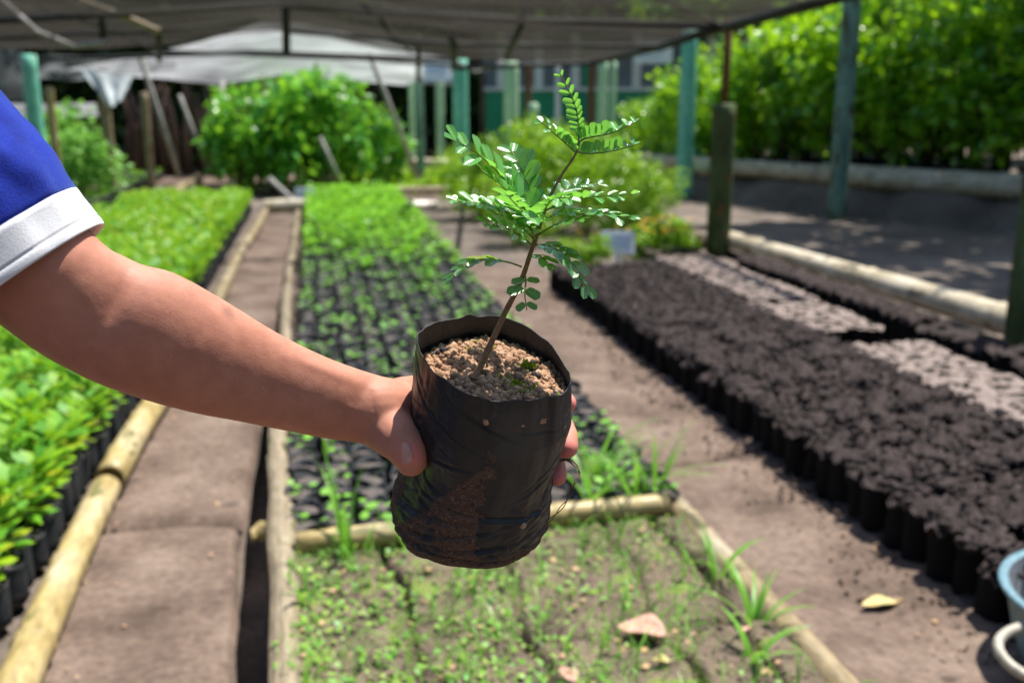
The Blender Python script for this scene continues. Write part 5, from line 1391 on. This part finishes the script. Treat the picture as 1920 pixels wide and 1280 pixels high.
front = facing * (dep < .72)
for (cx, cy, w_, am) in ((300, 560, 70, .0016), (150, 520, 60, .0012), (745, 808, 14, .0005)):
    disp += am * np.exp(-(np.hypot(px_ - cx, py_ - cy) / w_) ** 2) * front
disp += .00018 * fbm(av[:, 0] * 160, av[:, 1] * 160, av[:, 2] * 160, 3)
av = av + an * disp[:, None]
afaces = [list(p.vertices) for p in arm_me.polygons]

# the rest of the body stands out of frame at the left
S0 = W(-150, 235, .56)            # shoulder end of the upper arm
cx, cy = S0.x - .19, S0.y - .06   # chest centre
zs_ = S0.z
def ell(x, y, z, a, b_, n=32): return [(x + a * math.cos(2 * PI * i / n), y + b_ * math.sin(2 * PI * i / n), z) for i in range(n)]
body = []
body.append(loft([ell(cx, cy, zs_ + .02, .05, .05), ell(cx, cy + .005, zs_ + .08, .047, .05), ell(cx, cy + .015, zs_ + .12, .055, .06), ell(cx, cy + .02, zs_ + .15, .068, .082), ell(cx, cy + .02, zs_ + .20, .075, .094), ell(cx, cy + .015, zs_ + .26, .073, .092), ell(cx, cy + .01, zs_ + .30, .055, .07), ell(cx, cy + .01, zs_ + .325, .02, .03)]))
body.append(tube([(cx, cy + .10, zs_ + .215), (cx, cy + .118, zs_ + .19), (cx, cy + .125, zs_ + .175), (cx, cy + .105, zs_ + .165)], [.008, .011, .015, .01], 10))
for sx in (-1, 1): body.append(loft([ell(cx + sx * .078, cy + .01, zs_ + .17, .008, .012, 12), ell(cx + sx * .083, cy + .008, zs_ + .2, .01, .018, 12), ell(cx + sx * .08, cy + .005, zs_ + .225, .008, .014, 12)]))
body.append(tube([(cx - .19, cy, zs_ - .03), (cx - .215, cy, zs_ - .15), (cx - .225, cy + .01, zs_ - .28), (cx - .22, cy + .06, zs_ - .42), (cx - .215, cy + .09, zs_ - .52)], [.045, .042, .037, .032, .022], 16))
body.append(chain([(0, 0, 1, 1)] * 3)[0:0] or tube([(cx - .215, cy + .09, zs_ - .51), (cx - .213, cy + .105, zs_ - .56), (cx - .212, cy + .115, zs_ - .60)], [.024, .03, .024], 14))
for k in range(4):
    body.append(tube([(cx - .212, cy + .085 + .019 * k, zs_ - .585), (cx - .21, cy + .095 + .019 * k, zs_ - .63), (cx - .203, cy + .10 + .018 * k, zs_ - .66 - .006 * (k in (1, 2)))], [.0095, .0085, .007], 10))
body.append(tube([(cx - .205, cy + .12, zs_ - .54), (cx - .19, cy + .155, zs_ - .575), (cx - .185, cy + .165, zs_ - .61)], [.013, .011, .009], 10))
for sx in (-1, 1):
    x = cx + sx * .085
    body.append(tube([(x, cy, zs_ - .55), (x, cy + .01, zs_ - .72), (x, cy, zs_ - .86), (x, cy - .02, zs_ - 1.0), (x, cy - .005, .05), (x, cy + .0, .02)], [.085, .07, .052, .054, .034, .036], 20))
bv, bf = join(body)
allv, allf = join([(av, afaces), (bv, bf)])
PB = Vector((cx, cy, 0))
pm = mesh('person', allv - np.array(PB), allf)
m, nt, bs = new_mat('skin')
vco = coords(nt)
n1, n2, n3 = noise(nt, vco, 14, 5, .6), noise(nt, vco, 90, 4, .6), noise(nt, vco, 900, 3, .6)
base = ramp(nt, n1, [(.3, (.42, .178, .118)), (.5, (.48, .215, .146)), (.72, (.54, .25, .176))]).outputs[0]
base = mixc(nt, .42, base, ramp(nt, n2, [(.32, (.74, .64, .60)), (.7, (1.12, 1.12, 1.12))]).outputs[0], 'MULTIPLY')
tc_ = nt.nodes.new('ShaderNodeTexCoord')
def spot(p, r0, r1):
    vd = N(nt, 'ShaderNodeVectorMath', operation='DISTANCE'); nt.links.new(tc_.outputs['Object'], vd.inputs[0]); vd.inputs[1].default_value = tuple(Vector(p) - PB)
    mr = N(nt, 'ShaderNodeMapRange'); nt.links.new(vd.outputs['Value'], mr.inputs['Value']); mr.inputs['From Min'].default_value = r0; mr.inputs['From Max'].default_value = r1; mr.inputs['To Min'].default_value = 1; mr.inputs['To Max'].default_value = 0
    mr.interpolation_type = 'SMOOTHSTEP'; return mr.outputs['Result']
def nearest_front(x, y):
    i = np.argmin(np.hypot(px_ - x, py_ - y) + (dep > .68) * 50 * (x < 700) + (facing < .05) * 6); return av[i]
def mul(a, k):
    mm = N(nt, 'ShaderNodeMath', operation='MULTIPLY'); nt.links.new(a, mm.inputs[0]); mm.inputs[1].default_value = k; return mm.outputs[0]
base = mixc(nt, mul(spot(nearest_front(428, 584), .001, .008), .55), base, (.16, .07, .055))      # small bruise on the forearm
for (x, y, r1, k) in ((775, 855, .013, .75), (1066, 842, .013, .8), (1048, 893, .012, .8), (1068, 757, .012, .7)):    # pink fingertips
    base = mixc(nt, mul(spot(nearest_front(x, y), .003, r1), k), base, (.66, .20, .19))
nt.links.new(base, bs.inputs['Base Color'])
nt.links.new(ramp(nt, n2, [(.3, (.5,) * 3), (.7, (.66,) * 3)]).outputs[0], bs.inputs['Roughness'])
bs.inputs['Subsurface Weight'].default_value = .18; bs.inputs['Subsurface Radius'].default_value = (.012, .005, .003); bs.inputs['Subsurface Scale'].default_value = .6
bs.inputs['Specular IOR Level'].default_value = .26
hm = N(nt, 'ShaderNodeMath', operation='ADD'); nt.links.new(n2, hm.inputs[0]); nt.links.new(n3, hm.inputs[1])
bump(nt, bs, hm.outputs[0], .24, .0007)
person = link('person', pm, m, None, PB)
tag(person, 'person in a blue short sleeved shirt reaching in from the left, holding the potted seedling', 'person')
# thumbnail
mnail, nt, bs = new_mat('fingernail'); bs.inputs['Base Color'].default_value = (.58, .33, .29, 1); bs.inputs['Roughness'].default_value = .28
nt.links.new(mixc(nt, ramp(nt, noise(nt, coords(nt), 180, 3, .5), [(.3, (0, 0, 0)), (.7, (1, 1, 1))]).outputs[0], (.50, .25, .20), (.57, .31, .26)), bs.inputs['Base Color'])
a0, a1 = W(752, 832, .65), W(764, 868, .65)
T = (a1 - a0).normalized(); nb_ = Vector(nearest_front(758, 851))
nn = (BACK * .93 - RIGHT * .33 + UP * .05).normalized(); nn = (nn - T * nn.dot(T)).normalized(); sd = T.cross(nn)
V = []
for j in range(17):
    t = j / 16 * 2 - 1
    hw = .0054 * (1 - abs(t) ** 3.2) ** .5 + .00005
    for i in range(11):
        u = i / 10 * 2 - 1
        V.append(tuple(nb_ + T * (t * .0072) + sd * (u * hw) + nn * (.0006 - .0021 * (u * hw / .0044) ** 2 - .0012 * max(0, t) ** 2 - .0004 * (abs(t) > .93)) - np.array(PB) if False else nb_ + T * (t * .0078) + sd * (u * hw) + nn * (.0004 - .0023 * (u * hw / .0054) ** 2 - .0012 * t * t)))
nail = link('fingernail', mesh('fingernail', np.array(V) - np.array(PB), grid_faces(11, 17)), mnail, person)
s_ = nail.modifiers.new('s', 'SOLIDIFY'); s_.thickness = .0008
# fine fair hairs along the upper edge of the forearm
hp_, hd_ = [], []
R_ = random.Random(3)
cand = np.where((px_ > 260) & (px_ < 690) & (facing > .02) & (dep < .67))[0]
for i in R_.sample(list(map(int, cand)), 1500):
    hp_.append(av[i]); hd_.append(an[i] * .45 + np.array(RIGHT) * .8 - np.array(UP) * .35 + np.array([R_.gauss(0, .2) for _ in range(3)]))
hp_ = np.array(hp_); n = len(hp_)
v, f = leaves(hp_, np.array(hd_), rand_dirs(n), rng.uniform(.004, .009, n), .035, BLADE)
mh, nt, bs = new_mat('fine_hair'); bs.inputs['Base Color'].default_value = (.10, .05, .03, 1); bs.inputs['Roughness'].default_value = .4
tag(link('arm_hair', mesh('arm_hair', v - np.array(PB), f), mh, person), kind='stuff')

# shirt: sleeve with white cuff, and the torso out of frame
mdir, ndir = (RIGHT * .80 + UP * .60).normalized(), (RIGHT * .60 - UP * .80).normalized()
axs = (ndir * .975 - BACK * .22).normalized()      # points out of the sleeve
pv = mdir.cross(axs).normalized()
if pv.dot(BACK) < 0: pv = -pv
HC = W(2, 556, .595)
def sleeve_ring(s, off=0.0, n=90):
    """s: metres from the hem towards the shoulder"""
    a = .0735 + .10 * s + off; b_ = .056 + .10 * s + off
    c = HC - axs * s + mdir * (-.05 * s)
    out = []
    for i in range(n):
        th = 2 * PI * i / n; cx_, sx_ = math.cos(th), math.sin(th)
        w_ = .0012 * nz(cx_ * 1.5, sx_ * 1.5, s * 12, 3) + min(1, s / .04) * .0062 * nz(cx_ * 1.9 + 3 * s, sx_ * 1.9, s * 13, 4)
        out.append(c + mdir * (a + w_) * cx_ + pv * (b_ + w_) * sx_)
    return out
CW = .0235
rings = [[tuple(p) for p in sleeve_ring(CW + s)] for s in np.linspace(0, .17, 40)]
TS = Vector((cx + .05, cy, zs_ - .07))
for k in range(1, 9):
    q = k / 8; rings.append([tuple((Vector(p) - axs * (.03 * math.sin(q * PI / 2))).lerp(TS, .92 * q ** 1.6)) for p in sleeve_ring(CW + .17)])
sv, sf = loft(rings, False, False)
tz_ = zs_
torso = [ell(cx, cy, tz_ - .60, .165, .115, 60), ell(cx, cy, tz_ - .5, .16, .11, 60), ell(cx, cy, tz_ - .35, .155, .105, 60), ell(cx, cy, tz_ - .2, .165, .11, 60), ell(cx, cy, tz_ - .08, .175, .105, 60), ell(cx, cy, tz_ - .01, .165, .09, 60), ell(cx, cy, tz_ + .03, .12, .075, 60), ell(cx, cy, tz_ + .055, .062, .06, 60)]
torso = [[(p[0], p[1] + .008 * fbm(p[0] * 9, p[2] * 9), p[2]) for p in r] for r in cr(torso, 40)]
t2 = loft([[tuple(map(float, q)) for q in r] for r in torso], False, False)
sl2 = tube([(cx - .14, cy, tz_ - .0), (cx - .19, cy, tz_ - .06), (cx - .215, cy, tz_ - .2)], [.035, .072, .066], 40, False)
shv, shf = join([(sv, sf), t2, sl2])
mb, nt, bs = new_mat('royal_blue_cotton')
vco = coords(nt)
n1, n2 = noise(nt, vco, 60, 5, .6), noise(nt, vco, 900, 4, .7)
c_ = ramp(nt, n1, [(.3, (.004, .012, .20)), (.7, (.008, .026, .34))]).outputs[0]
c_ = mixc(nt, .75, c_, ramp(nt, n2, [(.35, (.6, .6, .6)), (.68, (1.5, 1.5, 1.4))]).outputs[0], 'MULTIPLY')
nt.links.new(c_, bs.inputs['Base Color']); bs.inputs['Roughness'].default_value = .85
bs.inputs['Sheen Weight'].default_value = .5; bs.inputs['Sheen Tint'].default_value = (.25, .4, 1, 1); bs.inputs['Sheen Roughness'].default_value = .5
bs.inputs['Specular IOR Level'].default_value = .15
bump(nt, bs, n2, .5, .0012)
shirt = link('shirt', mesh('shirt', shv - np.array(PB), shf), mb, person)
s_ = shirt.modifiers.new('s', 'SOLIDIFY'); s_.thickness = .0012; s_.offset = -1
prof = [(CW + .001, -.0010), (CW + .0005, .0016), (CW - .003, .0016), (CW * .8, .0015), (CW * .30, .0015), (CW * .26, .0015), (CW * .23, .0004), (CW * .20, .0014), (CW * .1, .0015), (0, .0012), (-.0012, .0008), (-.0008, -.0006), (.002, -.0018), (CW, -.0022)]
cvv, cff = loft([[tuple(p) for p in sleeve_ring(s, o_, 120)] for s, o_ in prof], False, False)
mc, nt, bs = new_mat('white_ribbed_cuff')
vco = coords(nt); n1, n2 = noise(nt, vco, 45, 4, .6), noise(nt, vco, 1100, 3, .7)
c_ = ramp(nt, n1, [(.3, (.62, .63, .66)), (.7, (.76, .77, .79))]).outputs[0]
nt.links.new(mixc(nt, .5, c_, ramp(nt, n2, [(.3, (.8,) * 3), (.7, (1.08,) * 3)]).outputs[0], 'MULTIPLY'), bs.inputs['Base Color'])
bs.inputs['Roughness'].default_value = .8; bs.inputs['Sheen Weight'].default_value = .2; bump(nt, bs, n2, .4, .0008)
link('cuff', mesh('cuff', cvv - np.array(PB), cff), mc, shirt)
# shorts, shoes, hair
md_, nt, bs = new_mat('dark_trousers'); nt.links.new(ramp(nt, noise(nt, coords(nt), 40, 4, .6), [(.3, (.02, .022, .03)), (.7, (.045, .05, .06))]).outputs[0], bs.inputs['Base Color']); bs.inputs['Roughness'].default_value = .9
tr_ = [loft([ell(cx, cy, zs_ - .68, .165, .12), ell(cx, cy, zs_ - .5, .155, .108)], True, True)]
for sx in (-1, 1): tr_.append(tube([(cx + sx * .085, cy, zs_ - .62), (cx + sx * .087, cy + .01, zs_ - .75), (cx + sx * .088, cy, zs_ - .95), (cx + sx * .088, cy - .01, .09)], [.095, .085, .072, .06], 20))
v, f = join(tr_); link('trousers', mesh('trousers', v - np.array(PB), f), md_, person)
for sx in (-1, 1):
    x = cx + sx * .088
    v, f = loft([[(x + a * math.cos(q) * (1), cy + .05 + b_ * math.sin(q), z) for q in np.linspace(0, 2 * PI, 24, endpoint=False)] for a, b_, z in ((.042, .12, -.03), (.045, .125, .0), (.044, .12, .03), (.038, .085, .055), (.034, .05, .085))])
    link('shoe', mesh('shoe', v - np.array(PB), f), md_, person)
mhair, nt, bs = new_mat('black_hair'); nt.links.new(ramp(nt, noise(nt, coords(nt, (1, 1, .2)), 160, 4, .7), [(.3, (.006, .005, .005)), (.7, (.03, .025, .022))]).outputs[0], bs.inputs['Base Color']); bs.inputs['Roughness'].default_value = .45
hv, hf = loft([ell(cx, cy - .018, zs_ + .15, .078, .08), ell(cx, cy - .014, zs_ + .22, .085, .092), ell(cx, cy + .004, zs_ + .265, .083, .103), ell(cx, cy + .008, zs_ + .31, .066, .084), ell(cx, cy + .01, zs_ + .335, .03, .04)])
link('hair', mesh('hair', hv - np.array(PB), hf), mhair, person)
